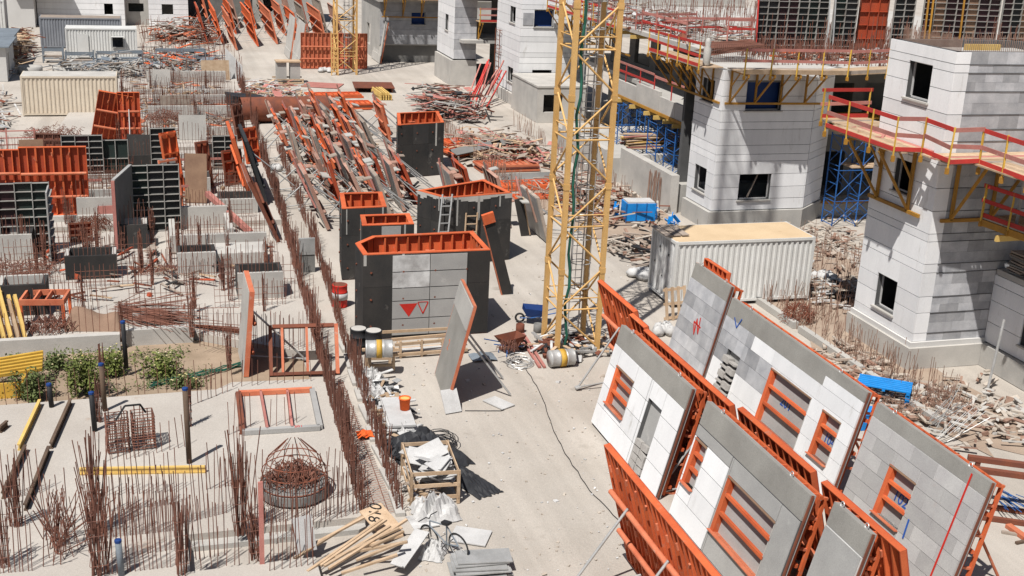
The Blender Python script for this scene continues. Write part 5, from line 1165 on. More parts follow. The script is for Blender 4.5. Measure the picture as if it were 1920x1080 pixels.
# ------------------------------------------------------------------ field of propped forms in the middle of the site
fld = []
for r_, (x, ya, yb, st) in enumerate(((7.9, 54.2, 77, 2.9), (9.0, 56.8, 78, 2.8), (10.0, 55.4, 79, 3.0), (11.0, 54.6, 79, 2.7), (12.0, 57.2, 79, 2.9), (13.0, 58.4, 80, 3.1))):
    y = ya; k = 0
    while y < yb:
        fld.append((x + rnd.uniform(-.2, .2), y + rnd.uniform(1.9, 2.6), y, -rnd.uniform(15, 24), r_, k)); k += 1; y += st + rnd.uniform(-.2, .9)
        if x > 12.5 and 62 < y < 69: y = 69.6
for k, (x, y) in enumerate(((14.1, 53.4), (15.3, 55.0), (16.5, 53.6), (17.4, 50.8), (14.6, 73.5), (15.2, 77))): fld.append((x, y + 2.6, y, -16, 6, k))
for i, (x, y0, y1, ln, row, k_) in enumerate(fld):
    L = y0 - y1; ht = rnd.uniform(2.1, 2.9)
    t = steel_form('dusty propped form in the middle field, %s row from left, %s from the near end' % (ORD[row], ORD[k_]), x, y0, y1, R(ln), ht=ht, mtl=('form_faded', 'orange_deep', 'form_faded', 'timber_grey', 'orange_dusty', 'orange')[(i * 7) % 6], simple=True, braces=1, group='propped forms in the middle field', side=-1 if i % 3 else 1, face_m=('grey_plate', 'dark_ply', 'timber_grey')[i % 3])
    sd_ = -1 if i % 2 else 1
    for k in range(2): ubox('catwalk_board', ('timber_grey', 'concrete', 'form_faded')[rnd.randrange(3)], t, (sd_ * .3, L * rnd.uniform(-.35, .35), rnd.uniform(.9, ht)), (.4, rnd.uniform(.4, .9), .05), (0, R(-ln) + rnd.uniform(-.3, .3), 0))
    for k in range(2): yy = L * rnd.uniform(-.5, .5); ubar('upright_stake', ('form_faded', 'timber_grey', 'pink_board')[rnd.randrange(3)], t, (-.1, yy, ht * .4), (-.1 + rnd.uniform(-.1, .1), yy + rnd.uniform(-.15, .5), ht + rnd.uniform(.1, .6)), .08, .06)
    utube('brace', 'galv', t, (.2, L * .2, ht * .7), (1.5, L * .2 + .3, 1.5 * math.sin(R(ln)) + .05), .028); utube('brace', 'galv', t, (.2, -L * .3, ht * .7), (1.4, -L * .3 - .3, 1.4 * math.sin(R(ln)) + .05), .028)
# orange forms in the far rows
far = [(7.5, 136, 124.6), (8.5, 130, 119.8), (10.8, 135, 122.8), (12.9, 137, 125.0), (9.4, 144, 133), (7.0, 146, 137.4), (12.0, 146, 138.5), (14.6, 141, 132.5), (15.1, 131.5, 123.5), (18.0, 136, 126)]
for i, (x, y0, y1) in enumerate(far):
    steel_form('orange form leaning in the far rows at the top, %s of ten' % ORD[i], x, y0, y1, R(-13), ht=3.3, mtl='orange_dusty' if i % 2 else 'orange', simple=True, braces=2, group='orange forms in the far rows', walers=(.4, .7))
for i, (x, y0, y1, m_) in enumerate(((10.2, 146, 139, 'form_faded'), (13.4, 146, 138, 'timber_grey'), (16.2, 145, 139, 'form_faded'), (17.6, 144, 137, 'orange_deep'), (19.4, 142, 135, 'timber_grey'), (16.6, 134.5, 128, 'timber_grey'), (20.0, 133, 127, 'form_faded'), (6.0, 131, 124, 'orange_deep'))):
    steel_form('faded form leaning at the very back of the far rows, %s of eight' % ORD[i], x, y0, y1, R(-14), ht=3.6, mtl=m_, simple=True, braces=1, group='faded forms at the very back')
for i, (px, py, wd, ln) in enumerate(((543, 112, 4.2, 8), (560, 126, 5.0, 9), (712, 120, 4.2, 10))):
    p = g(px, py); t = thing('facade_unit', ('pale grey panel with bent foot standing left of the big orange form', 'pale grey panel touching the left end of the big orange form', 'pale grey panel leaning right of the far crane mast')[i], 'wall panel', (p.x, p.y + wd / 2, .05), (0, R(ln), 0))
    bx('panel_face', 'concrete_light', t, 0, .05, -wd / 2, wd / 2, .7, 3.8); bx('panel_foot', 'concrete_light', t, -.05, .0, -wd / 2, wd / 2, 0, .72); bx('edge_frame', 'orange_dusty', t, .052, .16, -wd / 2, -wd / 2 + .05, 0, 3.8)
    for k in range(5): ubox('rib', 'orange', t, (.12, -wd / 2 + .3 + k * .8, 1.9), (.12, .06, 3.6))
t = steel_form('big dark orange form standing upright behind the far crane mast', 0, 0, 5.9, 0, ht=3.1, braces=0, ribs=.35, mtl='orange_dusty'); t.matrix_world = Matrix.Translation((16.0, 107.6, .05)) @ Matrix.Rotation(R(90), 4, 'Z')
# ------------------------------------------------------------------ flat stacks in the middle distance
def flat_stack(label, c, wd, dp, n, mats, rz=0, th=.12, tilt=0, name='form_stack'):
    t = thing(name, label, 'formwork', tuple(c), (0, tilt, rz))
    for k in range(n):
        o = Vector((rnd.uniform(-.12, .12), rnd.uniform(-.1, .1), .03 + k * (th + .03))); m_ = mats[k % len(mats)]; f = thing_part = MB()
        for (x0, x1, y0, y1) in ((-wd / 2, wd / 2, -dp / 2, -dp / 2 + .07), (-wd / 2, wd / 2, dp / 2 - .07, dp / 2), (-wd / 2, -wd / 2 + .07, -dp / 2 + .07, dp / 2 - .07), (wd / 2 - .07, wd / 2, -dp / 2 + .07, dp / 2 - .07)): f.box(o.x + x0, o.x + x1, o.y + y0, o.y + y1, o.z, o.z + th)
        fr = f.build('form_frame', m_, t); bx('form_skin', m_, fr, o.x - wd / 2 + .07, o.x + wd / 2 - .07, o.y - dp / 2 + .07, o.y + dp / 2 - .07, o.z, o.z + .02)
        m2 = MB(); nn_ = max(3, int(wd / .4))
        for i in range(1, nn_): x = -wd / 2 + wd * i / nn_; m2.box(o.x + x - .02, o.x + x + .02, o.y - dp / 2 + .07, o.y + dp / 2 - .07, o.z + .021, o.z + th)
        m2.build('ribs', m_, fr, stuff=True)
    return t
flat_stack('stack of bright orange flat frames on the sand before the far crane', g(625, 182), 4.2, 1.4, 2, ('orange',), R(4))
flat_stack('second stack of flat orange frames with yellow trestles', g(640, 203), 4.4, 1.6, 3, ('orange', 'rust_steel'), R(3))
flat_stack('orange flat forms stacked under a dark grey sheet right of the far dark box', g(905, 290), 4.6, 2.0, 3, ('orange', 'rust_steel'), R(14), tilt=R(-3))
flat_stack('upper orange flat forms at the left of the debris stack', g(865, 280), 2.6, 1.6, 4, ('orange',), R(10))
flat_stack('dusty brown flat forms stacked on sleepers behind the wide dark box', g(950, 318), 3.6, 1.5, 3, ('orange_dusty', 'pink_board'), R(3))
flat_stack('orange flat forms lying left of the crane mast foot', g(985, 352), 3.2, 1.4, 2, ('orange',), R(3))
flat_stack('lowest orange flat forms lying left of the crane mast', g(985, 372), 3.0, .9, 1, ('orange',), R(2))
t = thing('steel_sheet', 'dark grey steel sheet lying slanted on the orange stacked forms', 'sheet', tuple(g(905, 275, .7)), (R(12), R(-4), R(24))); bx('sheet', 'concrete_dark', t, -2.3, 2.3, -.42, .42, 0, .05)
t = thing('steel_sheet', 'dark grey plate behind the orange forms by the mast', 'sheet', tuple(g(990, 333, .35)), (R(30), 0, R(3))); bx('sheet', 'concrete_dark', t, -1.6, 1.6, -.35, .35, 0, .05)
t = thing('steel_sheet', 'rust red plate on trestles in the far yard', 'sheet', tuple(g(700, 160, .35)), (0, 0, R(-6))); bx('sheet', 'rust_steel', t, -1.6, 1.6, -1.6, 1.6, 0, .04)
for x in (-1.4, 1.4): bx('trestle', 'rust_steel', t, x - .04, x + .04, -1.4, 1.4, -.35, -.002)
t = thing('steel_sheet', 'pale pink plate lying in the far yard', 'sheet', tuple(g(605, 160, .02)), (0, 0, R(-20))); bx('sheet', 'pink_board', t, -1.5, 1.5, -1.3, 1.3, 0, .03)
t = thing('beam_stack', 'stack of yellow timber beams in the far yard', 'beams', tuple(g(735, 183)))
for i in range(14): ubar('timber_beam', 'timber_yellow', t, (-1.1 + (i % 5) * .2, -1.3, .1 + (i // 5) * .2), (-1.2 + (i % 5) * .2 + rnd.uniform(-.1, .1), 1.6, .1 + (i // 5) * .2), .1, .18)
t = thing('dark_cover', 'black tarpaulin heap at the corridor beyond the leaning forms', 'tarp', tuple(g(462, 208)))
MB().obox((0, 0, .6), 2.6, 2.0, 1.0, (0, .12, .2)).build('cover', 'tarp_black', t); bx('pallet_base', 'timber_dark', t, -1.2, 1.2, -.9, .9, 0, .15)
t = thing('pipe_section', 'large rust brown steel pipe lying behind the middle field', 'pipe', tuple(g(535, 228)), (0, 0, R(4)))
mb = MB(); mb.tube((-3.0, 0, .85), (2.9, .2, .85), .85, 20, caps=False); mb.tube((-3.0, 0, .85), (2.9, .2, .85), .80, 20, caps=False); mb.build('pipe_wall', 'rust_steel', t, True)
for x in (-2, 2): bx('saddle', 'timber_dark', t, x - .15, x + .15, -.7, .7, 0, .12)
# timber debris
clutter('timber_debris', 'wide heap of grey broken boards behind the orange stacked forms', 'debris', (17.5, 24.0, 66, 76), 520, ('timber_grey', 'timber', 'pink_board', 'rubble'), .02, 1.2, .7, 21)
clutter('timber_debris', 'dark heap of scrap metal and boards before the far scaffold bay', 'debris', (18.8, 24.0, 80, 92), 420, ('timber_grey', 'black', 'rust_steel', 'concrete', 'pink_board'), .02, 1.3, 1.0, 22)
clutter('timber_debris', 'boards and rubble heaped at the annex and mast in front of the blue scaffolds', 'debris', (19.5, 25.3, 52.5, 64), 420, ('timber_grey', 'rebar_pale', 'rubble', 'rust_steel'), .02, .9, .55, 23)
clutter('timber_debris', 'scrap strip of boards and bars between container and retaining wall', 'debris', (19.5, 25.5, 45.8, 51.6), 260, ('timber_grey', 'black', 'rubble', 'rebar_pale'), .02, .8, .3, 24)
clutter('rubble_heap', 'pale rubble and bent bars between container and near tower', 'debris', (24.6, 29.5, 38.6, 47), 220, ('rubble', 'timber_grey', 'rebar_pale', 'white_worn'), .02, .45, .2, 25)
clutter('rubble_heap', 'rubble and scrap at the plinth of the near tower', 'debris', (20.8, 25.0, 29.5, 37), 210, ('rubble', 'rebar_pale', 'timber_grey'), .02, .4, .15, 26)
clutter('rubble_heap', 'pale rubble with white stones at the right edge below the low wing', 'debris', (22.0, 27.9, 26.0, 32.8), 240, ('rubble', 'concrete_light', 'rebar_pale', 'rubble'), .02, .42, .18, 27)
clutter('far_debris', 'far heap of pale scrap in front of the white house', 'debris', (0, 7.5, 122, 137), 380, ('timber_grey', 'concrete_light', 'rust_steel', 'orange_dusty'), .02, 1.6, .9, 28)
clutter('far_debris', 'scrap and orange frames behind the far office', 'debris', (-.6, 6.5, 104, 120), 300, ('orange', 'timber_grey', 'grey_paint', 'concrete_light'), .02, 1.5, .5, 29)
clutter('far_debris', 'pallets and scrap between cabin and grey container', 'debris', (-12.5, -9.5, 100, 126), 260, ('timber', 'timber_grey', 'rust_steel'), .02, 1.3, 1.3, 30)
clutter('far_debris', 'grey scrap metal frames in front of the site office', 'debris', (-9, 4, 98, 110), 260, ('grey_paint', 'galv', 'timber_grey', 'concrete'), .02, 1.6, .7, 31)
clutter('yard_scrap', 'wood and steel scrap lying under the middle field of forms', 'debris', (7.6, 14, 54, 80), 200, ('timber_grey', 'timber', 'orange_deep', 'black'), .01, .5, .12, 32)
clutter('yard_scrap', 'white bags and boards strewn along the far corridor', 'debris', (6.8, 11.5, 82, 100), 300, ('white_worn', 'timber_grey', 'pink_board', 'timber'), .01, 1.3, .35, 33)
clutter('yard_scrap', 'boards and scrap scattered on the back left slabs', 'debris', (-12, 5, 56, 72), 140, ('timber', 'timber_grey', 'pink_board', 'rust_steel'), .27, .9, .2, 34)
clutter('yard_scrap', 'planks and steel scattered on the mid left slab', 'debris', (-6, 4.8, 42, 54), 36, ('timber', 'timber_grey', 'rust_steel'), .31, .6, .05, 35)
clutter('yard_scrap', 'boards scattered on the far left slabs behind the beige container', 'debris', (-2, 6.2, 74, 99), 300, ('timber', 'timber_grey', 'galv', 'orange_dusty'), .25, 1.1, .3, 36)
mb = MB()
for i in range(420):
    x = rnd.uniform(24.5, 31); y = rnd.uniform(38.2, 50); mb.tube((x, y, 0), (x + rnd.gauss(0, .1), y + rnd.gauss(0, .1), rnd.uniform(.4, 1.2)), .011, 3, caps=False)
for i in range(500):
    x = rnd.uniform(23.3, 25.2); y = rnd.uniform(30, 47); mb.tube((x, y, 0), (x + rnd.gauss(0, .08), y + rnd.gauss(0, .08), rnd.uniform(.35, 1.1)), .011, 3, caps=False)
for i in range(420):
    x = rnd.choice((18.6, 19.0, 24.4)) + rnd.uniform(-.15, .15); y = rnd.uniform(56, 80); mb.tube((x, y, 0), (x + rnd.gauss(0, .08), y, rnd.uniform(.5, 1.3)), .014, 3, caps=False)
tag(mb.build('starter_bars', 'rebar_pale', None, stuff=True), 'pale starter bars sticking from the ground along the tower plinths', 'rebar')
for i in range(4):
    t = thing('retaining_curb', 'narrow concrete curb in front of the tower plinths, %s from the near end' % ORD[i], 'curb', group='curbs before the towers'); bx('curb', 'concrete', t, 23.2, 23.45, 29 + i * 4.6, 33.2 + i * 4.6, 0, .25)

# ------------------------------------------------------------------ drums, barrows, small things in the yard
def drum(label, loc, m_, rot=(0, 0, 0), band=None, lid=None, r=.29, h=.88):
    t = thing('oil_drum', label, 'drum', loc, rot)
    MB().lathe([(r, 0), (r, .01), (r + .012, .03), (r, .05), (r, h * .33), (r + .015, h * .345), (r, h * .36), (r, h * .66), (r + .015, h * .675), (r, h * .69), (r, h - .04), (r + .012, h - .02), (r, h)], 22).build('drum_body', m_, t, True)
    if band: MB().lathe([(r + .018, h * band[0]), (r + .018, h * band[1])], 22).build('drum_band', band[2], t, True)
    if lid: MB().lathe([(r - .03, h + .002), (r - .03, h + .006)], 22).build('drum_lid', lid, t)
    return t
drum('red steel drum with a white band standing by the rusty bar row', g(637, 574), 'red_paint', band=(.36, .64, 'white'), lid='rust_steel')
drum('black drum with pale lid left of the yellow striped one', g(672, 660), 'black', lid='concrete_light')
drum('second black drum with pale lid behind the yellow striped drum', g(700, 664), 'black', lid='concrete_light')
drum('grey drum with yellow band lying on a timber stand', g(690, 668, .62) + Vector((-.1, -.1, .3)), 'galv', (0, R(90), R(-8)), band=(.4, .6, 'yellow'))
t = thing('timber_stand', 'rough timber stand carrying the grey drum', 'stand', tuple(g(715, 690)))
for x in (-.45, .35):
    for y in (-.3, .3): ubar('leg', 'timber', t, (x, y, 0), (x, y, .62), .09)
for y in (-.3, .3): ubar('beam', 'timber', t, (-.6, y, .58), (.5, y, .58), .1, .08); ubar('beam', 'timber', t, (-.5, y, .25), (.4, y, .2), .08)
drum('grey drum with yellow band and blue end lying near the mast foot', g(1032, 688) + Vector((-.05, 0, .3)), 'galv', (0, R(90), R(4)), band=(.4, .62, 'yellow'), lid='blue_plastic')
t = thing('pipe_rack', 'wooden rail rack lying along the foot of the largest dark box', 'rack', tuple(g(740, 672)), (0, 0, R(2)))
for y in (0, .5): ubar('rail', 'timber', t, (0, y, .5), (2.6, y + .1, .5), .07, .1); ubar('rail', 'timber', t, (0, y, .12), (2.6, y, .12), .1, .1)
for i in range(4): ubar('post', 'timber', t, (.2 + i * .75, 0, 0), (.2 + i * .75, 0, .62), .07); ubar('tie', 'timber', t, (.2 + i * .75, 0, .4), (.2 + i * .75, .5, .4), .05)
bx('white_sheet', 'white', t, .3, 2.5, .12, .4, .16, .2)
def barrow(label, loc, rz, tray):
    t = thing('wheelbarrow', label, 'wheelbarrow', loc, (0, 0, rz)); mb = MB()
    mb.add([(-.2, -.22, .3), (.3, -.2, .3), (.3, .2, .3), (-.2, .22, .3), (-.45, -.36, .62), (.5, -.3, .66), (.5, .3, .66), (-.45, .36, .62)], [(3, 2, 1, 0), (0, 1, 5, 4), (1, 2, 6, 5), (2, 3, 7, 6), (3, 0, 4, 7)])
    mb.build('tray', tray, t)
    MB().ring((.58, 0, .19), .16, .04, 16, (0, 1, 0)).build('wheel', 'rubber', t)
    for s in (-1, 1): MB().path([Vector((.58, s * .06, .19)), Vector((.1, s * .2, .28)), Vector((-.9, s * .3, .6))], .02, 6).build('handle', 'blue_steel', t); MB().path([Vector((-.25, s * .22, .3)), Vector((-.3, s * .24, 0))], .018, 6).build('leg', 'blue_steel', t)
    return t
barrow('blue wheelbarrow parked left of the mast foot', g(1003, 606), R(160), 'navy'); t = barrow('rusty wheelbarrow heaped with scrap beside the lone panel', g(955, 662), R(20), 'rust_steel')
tangle('scrap_load', 'tangled scrap heaped in the rusty wheelbarrow', tuple(g(955, 662, .45)), .35, .26, .45, 70)
for i, (px, py, h) in enumerate(((975, 622, .3), (1008, 622, .32), (968, 650, .22))):
    p = g(px, py); t = thing('paint_pot', ('rusty pot left of the mast foot', 'rusty pot touching the mast foot', 'small dark pot near the scrap barrow')[i], 'pot', tuple(p)); MB().lathe([(.13, 0), (.16, .02), (.16, h), (.14, h), (.13, .04)], 14).build('pot_body', ('rust_steel', 'concrete_dark', 'black')[i], t, True)
t = thing('timber_pair', 'pair of pink battens lying in front of the mast foot', 'battens')
for k in range(2): ubar('batten', 'pink_board', t, g(972 + k * 9, 626, .05), g(1012 + k * 9, 688, .05), .1, .07)
def coil(label, c, rad, n, m_='black'):
    t = MB(); c = Vector(c)
    for i in range(n): t.ring(c + Vector((rnd.gauss(0, .1), rnd.gauss(0, .1), .02 + i * .02)), rad * rnd.uniform(.7, 1.15), .014, 16, (rnd.gauss(0, .12), rnd.gauss(0, .12), 1))
    tag(t.build('cable_coil', m_), label, 'cable')
coil('loose grey cable coil on the sand before the scrap barrow', g(975, 683), .42, 7, 'galv'); coil('black cable coil beside the black sheet on the yard edge', g(820, 836), .45, 12)
for i, pts in enumerate(([(985, 690), (1015, 740), (1035, 800), (1060, 850), (1105, 920), (1160, 975)], [(870, 770), (940, 770), (945, 768)])):
    mb = MB(); q = [g(*p, .015) for p in pts]; fine = []
    for a_, b_ in zip(q[:-1], q[1:]): fine += [a_.lerp(b_, k / 6) + Vector((rnd.gauss(0, .015), 0, 0)) for k in range(6)]
    mb.path(fine + [q[-1]], .012, 5); tag(mb.build('cable', 'black'), ('thin black cable trailing across the open yard', 'short cable along the lone panel shadow')[i], 'cable')
t = thing('cloth', 'crumpled grey blue cloth lying right of the lone leaning panel', 'cloth', tuple(g(905, 672))); mb = MB()
for i in range(9):
    for j in range(7): mb.v.append(((i - 4) * .11, (j - 3) * .12, .04 + .10 * abs(math.sin(i * 1.9 + j * 1.1)) * (1 - abs(i - 4) / 5)))
for i in range(8):
    for j in range(6): k = i * 7 + j; mb.f.append((k, k + 7, k + 8, k + 1))
mb.build('fabric', 'grey_paint', t)

# ------------------------------------------------------------------ strip of boards, tarps and the bicycle beside the road
def plank_set(label, items, name='plank_pile'):
    t = thing(name, label, 'boards')
    for m_, a, b, wd, ht in items: ubar('plank', m_, t, a, b, wd, ht)
    return t
its = []
for i in range(30):
    x = rnd.uniform(6.05, 6.55); y = rnd.uniform(32, 37); its.append((('timber_grey', 'timber', 'white_worn', 'galv')[i % 4], (x, y, .05 + .02 * (i % 5)), (x + rnd.uniform(-.15, .25), y - rnd.uniform(.8, 2.2), .06 + .025 * (i % 7)), .14, .03))
plank_set('long boards lying along the bar row above the orange bucket', its)
t = thing('insulation_boards', 'stack of white foam boards beneath the orange bucket', 'boards', (6.75, 32.6, 0), (0, 0, R(-4)))
for i in range(6): ubox('foam_board', 'white', t, (rnd.uniform(-.05, .05), rnd.uniform(-.1, .1), .04 + i * .07), (.75, 2.6 - .1 * i, .06), (0, 0, rnd.uniform(-.04, .04)))
p = Vector((6.95, 32.6, .43)); t = thing('plastic_bucket', 'orange plastic bucket standing on white foam boards', 'bucket', tuple(p)); MB().lathe([(.14, 0), (.17, .34), (.185, .34), (.185, .38), (.15, .38), (.13, .05)], 18).build('bucket_body', 'orange_cloth', t, True); MB().lathe([(.155, .33), (.155, .345)], 18).build('bucket_filling', 'timber_yellow', t)
def crumple(name, label, cat, c, sx, sy, h, m_, rz=0, seed=1, n=15):
    r = random.Random(seed); t = thing(name, label, cat, tuple(c), (0, 0, rz)); mb = MB(); w_ = [(r.uniform(2, 9), r.uniform(2, 9), r.uniform(0, 6)) for _ in range(5)]
    for i in range(n):
        for j in range(n):
            u = i / (n - 1) - .5; v = j / (n - 1) - .5; f = sum(abs(math.sin(a_ * u * 2 + b_ * v * 2 + c_)) for a_, b_, c_ in w_) / 5; e = max(0, 1 - (2 * max(abs(u), abs(v))) ** 3)
            mb.v.append((u * sx * (1 + r.uniform(-.06, .06)), v * sy * (1 + r.uniform(-.06, .06)), .015 + h * e * (1.2 - f) + r.uniform(-.01, .02) * e))
    for i in range(n - 1):
        for j in range(n - 1): k = i * n + j; mb.f.append((k, k + n, k + n + 1, k + 1))
    mb.build('sheet', m_, t); return t
crumple('black_tarp', 'crumpled black tarpaulin draped over boards beside the yard', 'tarp', (7.05, 30.3, 0), 1.8, 2.4, .8, 'tarp_black', R(20), 3)
crumple('black_tarp', 'black tarpaulin tail lying flat on the yard below the cable coil', 'tarp', (7.85, 28.6, 0), .8, 2.2, .22, 'tarp_black', R(22), 4)
for i, (x, y, sx, sy, h, lb) in enumerate(((6.5, 36.2, .8, .9, .45, 'crumpled white sheet nearest the drum stand'), (6.55, 34.6, .7, 1.1, .5, 'crumpled white sheet above the orange bucket'), (6.75, 31.6, .6, .8, .5, 'white bag between orange bucket and black tarp'), (6.6, 26.9, 1.0, 1.2, .7, 'large white plastic sheet heap below the waste crate'), (6.1, 25.0, .6, .8, .4, 'white plastic heap left of the bicycle'))):
    crumple('plastic_sheet', lb, 'plastic sheet', (x, y, 0), sx, sy, h, 'white', rnd.uniform(0, 3), 10 + i)
t = thing('waste_crate', 'wooden crate full of white plastic sheets beside the bar row', 'crate', (6.75, 28.3, 0), (0, 0, R(-4)))
for x in (-.62, .62):
    for y in (-.9, .9): ubar('post', 'timber', t, (x, y, 0), (x, y, .95), .08)
for z in (.2, .55, .9):
    for x in (-.62, .62): ubar('slat', 'timber', t, (x, -.95, z), (x, .95, z), .03, .1)
    for y in (-.9, .9): ubar('slat', 'timber', t, (-.66, y, z), (.66, y, z), .03, .1)
for i in range(16): ubox('plastic_sheet', 'white', t, (rnd.uniform(-.35, .35), rnd.uniform(-.6, .6), rnd.uniform(.35, .95)), (rnd.uniform(.4, .8), rnd.uniform(.5, 1.1), .02), (rnd.uniform(-.5, .5), rnd.uniform(-.5, .5), rnd.uniform(0, 3)))
t = thing('sheet_stack', 'stack of pale corrugated sheets at the bottom edge', 'sheets', (7.0, 24.0, 0), (0, 0, R(-5)))
for i in range(7): ubox('sheet', 'galv', t, (rnd.uniform(-.1, .1), rnd.uniform(-.1, .1), .03 + i * .05), (1.3, .9 - .05 * i, .03), (0, 0, rnd.uniform(-.08, .08)))
its = []
for i in range(9):
    a = g(548 + i * 15 + rnd.uniform(-10, 10), 1052 + rnd.uniform(-20, 25), .25); b = g(700 + i * 8, 955 + i * 8 + rnd.uniform(-10, 10), .55); its.append(('timber', a + zz * .02 * i, b + zz * .02 * i, .07, .05))
for i in range(4): its.append(('timber', g(640 + i * 28, 1075 - i * 25, .5 + .03 * i), g(745 + i * 6, 1040 - i * 22, .75), .07, .05))
plank_set('criss cross pale timber battens between the bar rows at the bottom', its, 'batten_pile')
for i, (px, py, wd, dp, rz, rx, m_, lb) in enumerate(((575, 1035, .6, 1.0, .3, 68, 'white', 'white board standing on edge in the slab pit'), (735, 1000, .8, 1.1, .5, 22, 'timber', 'plywood sheet marked 810 leaning on the batten pile'), (745, 1062, .45, 1.5, -.7, 14, 'white', 'white board under the battens at the bottom edge'), (875, 1020, 1.1, .9, -.5, 0, 'white', 'white board lying on the sand beside the bicycle'), (800, 990, .8, .8, .1, 0, 'white_worn', 'grey white board under the bicycle'))):
    p = g(px, py, .25 if i < 3 else .02); t = thing('loose_board', lb, 'board', tuple(p), (R(rx), 0, rz)); bx('sheet', m_, t, -wd / 2 * .85, wd / 2 * .85, 0, dp * .85, 0, .03)
    if i == 1: text('810', 'painted_number', 'black_paint', t, (0, .7, .033), (0, 0, R(50)), .45)
t = thing('orange_rag', 'crumpled orange cloth on the flat rebar mesh', 'cloth', tuple(g(684, 815, .1))); mb = MB()
for i in range(7):
    for j in range(7): mb.v.append(((i - 3) * .08, (j - 3) * .08, .12 * abs(math.sin(i * 2.1 + j * 1.3)) * (1 - (abs(i - 3) + abs(j - 3)) / 8)))
for i in range(6):
    for j in range(6): k = i * 7 + j; mb.f.append((k, k + 7, k + 8, k + 1))
mb.build('fabric', 'orange_cloth', t)
# bicycle
t = thing('bicycle', 'dark bicycle leaning on white boards beside the yard', 'bicycle', tuple(g(838, 1040, .0)), (R(-6), R(12), R(118)))
W0, W1 = Vector((-.52, 0, .34)), Vector((.55, 0, .34)); bb = Vector((-.08, 0, .3)); se = Vector((-.22, 0, .82)); hd = Vector((.4, 0, .82)); hd2 = Vector((.44, 0, .68))
for c in (W0, W1):
    wh = MB().ring(c, .33, .024, 24, (0, 1, 0)).build('tyre', 'rubber', t); MB().ring(c, .30, .012, 24, (0, 1, 0)).build('rim', 'galv', wh); sp = MB()
    for k in range(14): a_ = k * 2 * math.pi / 14; sp.tube(c, c + Vector((.3 * math.cos(a_), 0, .3 * math.sin(a_))), .003, 3)
    sp.build('spokes', 'galv', wh, stuff=True)
fr = MB()
for a_, b_ in ((bb, se), (se, hd), (bb, hd2), (bb, W0), (se, W0), (hd, hd2)): fr.tube(a_, b_, .018, 8)
fr.build('frame', 'grey_paint', t); fk = MB(); fk.tube(hd2, W1 + Vector((0, .05, 0)), .014, 6); fk.tube(hd2, W1 + Vector((0, -.05, 0)), .014, 6); fk.build('fork', 'black', t)
MB().path([hd + Vector((.05, -.3, .1)), hd + Vector((.02, -.08, .12)), hd + Vector((0, 0, .06)), hd + Vector((.02, .08, .12)), hd + Vector((.05, .3, .1))], .013, 6).build('handlebar', 'black', t)
MB().obox(se + Vector((-.02, 0, .08)), .26, .13, .06, (0, 0, 0)).build('saddle', 'black', t); MB().lathe([(.09, -.01), (.09, .01)], 14).build('chainring', 'galv', t).matrix_local = Matrix.Translation(bb) @ Matrix.Rotation(R(90), 4, 'X')
for s in (-1, 1): MB().path([bb, bb + Vector((0, s * .07, 0)), bb + Vector((.12 * s, s * .07, -.1 * s)), bb + Vector((.12 * s, s * .16, -.1 * s))], .012, 5).build('pedal', 'black', t)
tag(MB().bar(g(492, 1078, .0), g(492, 1078, .0) + zz * 2.4, .11, .05).build('timber_post', 'pink_board'), 'single pinkish timber post at the bottom of the near slab', 'post')

# ------------------------------------------------------------------ right side small things
def pallet_blue(label, loc, rz, tilt, m_='blue_plastic', wd=1.7, dp=1.0):
    t = thing('plastic_pallet', label, 'pallet', loc, (tilt, 0, rz))
    for i in range(6): ubox('slat', m_, t, (0, -dp / 2 + .08 + i * (dp - .16) / 5, .55), (wd, .13, .04))
    for x in (-wd / 2 + .08, 0, wd / 2 - .08): ubox('runner', m_, t, (x, 0, .49), (.1, dp, .07))
    for x in (-wd / 2 + .08, wd / 2 - .08):
        for i in range(6): ubox('leg_fin', m_, t, (x, -dp / 2 + .06 + i * (dp - .12) / 5, .23), (.14, .03, .46))
    return t
pallet_blue('bright blue plastic trestle standing before the near tower plinth', tuple(g(1655, 748)), R(-38), 0); 
t = thing('blue_box', 'small blue plastic box showing behind the wide stone panel', 'box', tuple(g(1622, 800))); bx('box_body', 'blue_plastic', t, -.3, .3, -.25, .25, 0, .5); bx('box_lid', 'blue_plastic', t, -.33, .33, -.28, .28, .502, .56)
t = thing('blue_crate', 'white topped blue water tank cage before the retaining wall', 'tank', tuple(g(1195, 414)), (0, 0, R(-5)))
bx('tank_body', 'blue_plastic', t, -.75, .75, -.5, .5, .12, 1.0); bx('tank_top', 'white', t, -.7, .7, -.45, .45, 1.002, 1.08); bx('tank_base', 'timber_dark', t, -.75, .75, -.5, .5, 0, .118)
for x in (-.78, -.26, .26, .78): ubox('cage_bar', 'blue_steel', t, (x, -.53, .55), (.03, .03, 1.0))
for i, (px, py) in enumerate(((1165, 410), (1225, 412), (1262, 432))):
    mb = MB(); p = g(px, py)
    for k in range(12): mb.obox(p + Vector((rnd.uniform(-.35, .35), rnd.uniform(-.2, .2), rnd.uniform(.1, .7))), rnd.uniform(.2, .5), rnd.uniform(.1, .3), .03, (rnd.uniform(0, 3), rnd.uniform(0, 3), rnd.uniform(0, 3)))
    tag(mb.build('blue_wrap', 'blue_plastic', None, stuff=True), ('crumpled blue sheet left of the blue tank', 'crumpled blue sheet right of the blue tank', 'blue sheeting at the corner of the middle tower')[i], 'sheeting')
t = thing('steel_trestle', 'dark red steel trestle frame at the right edge', 'frame', tuple(g(1875, 968)), (0, 0, R(-30)))
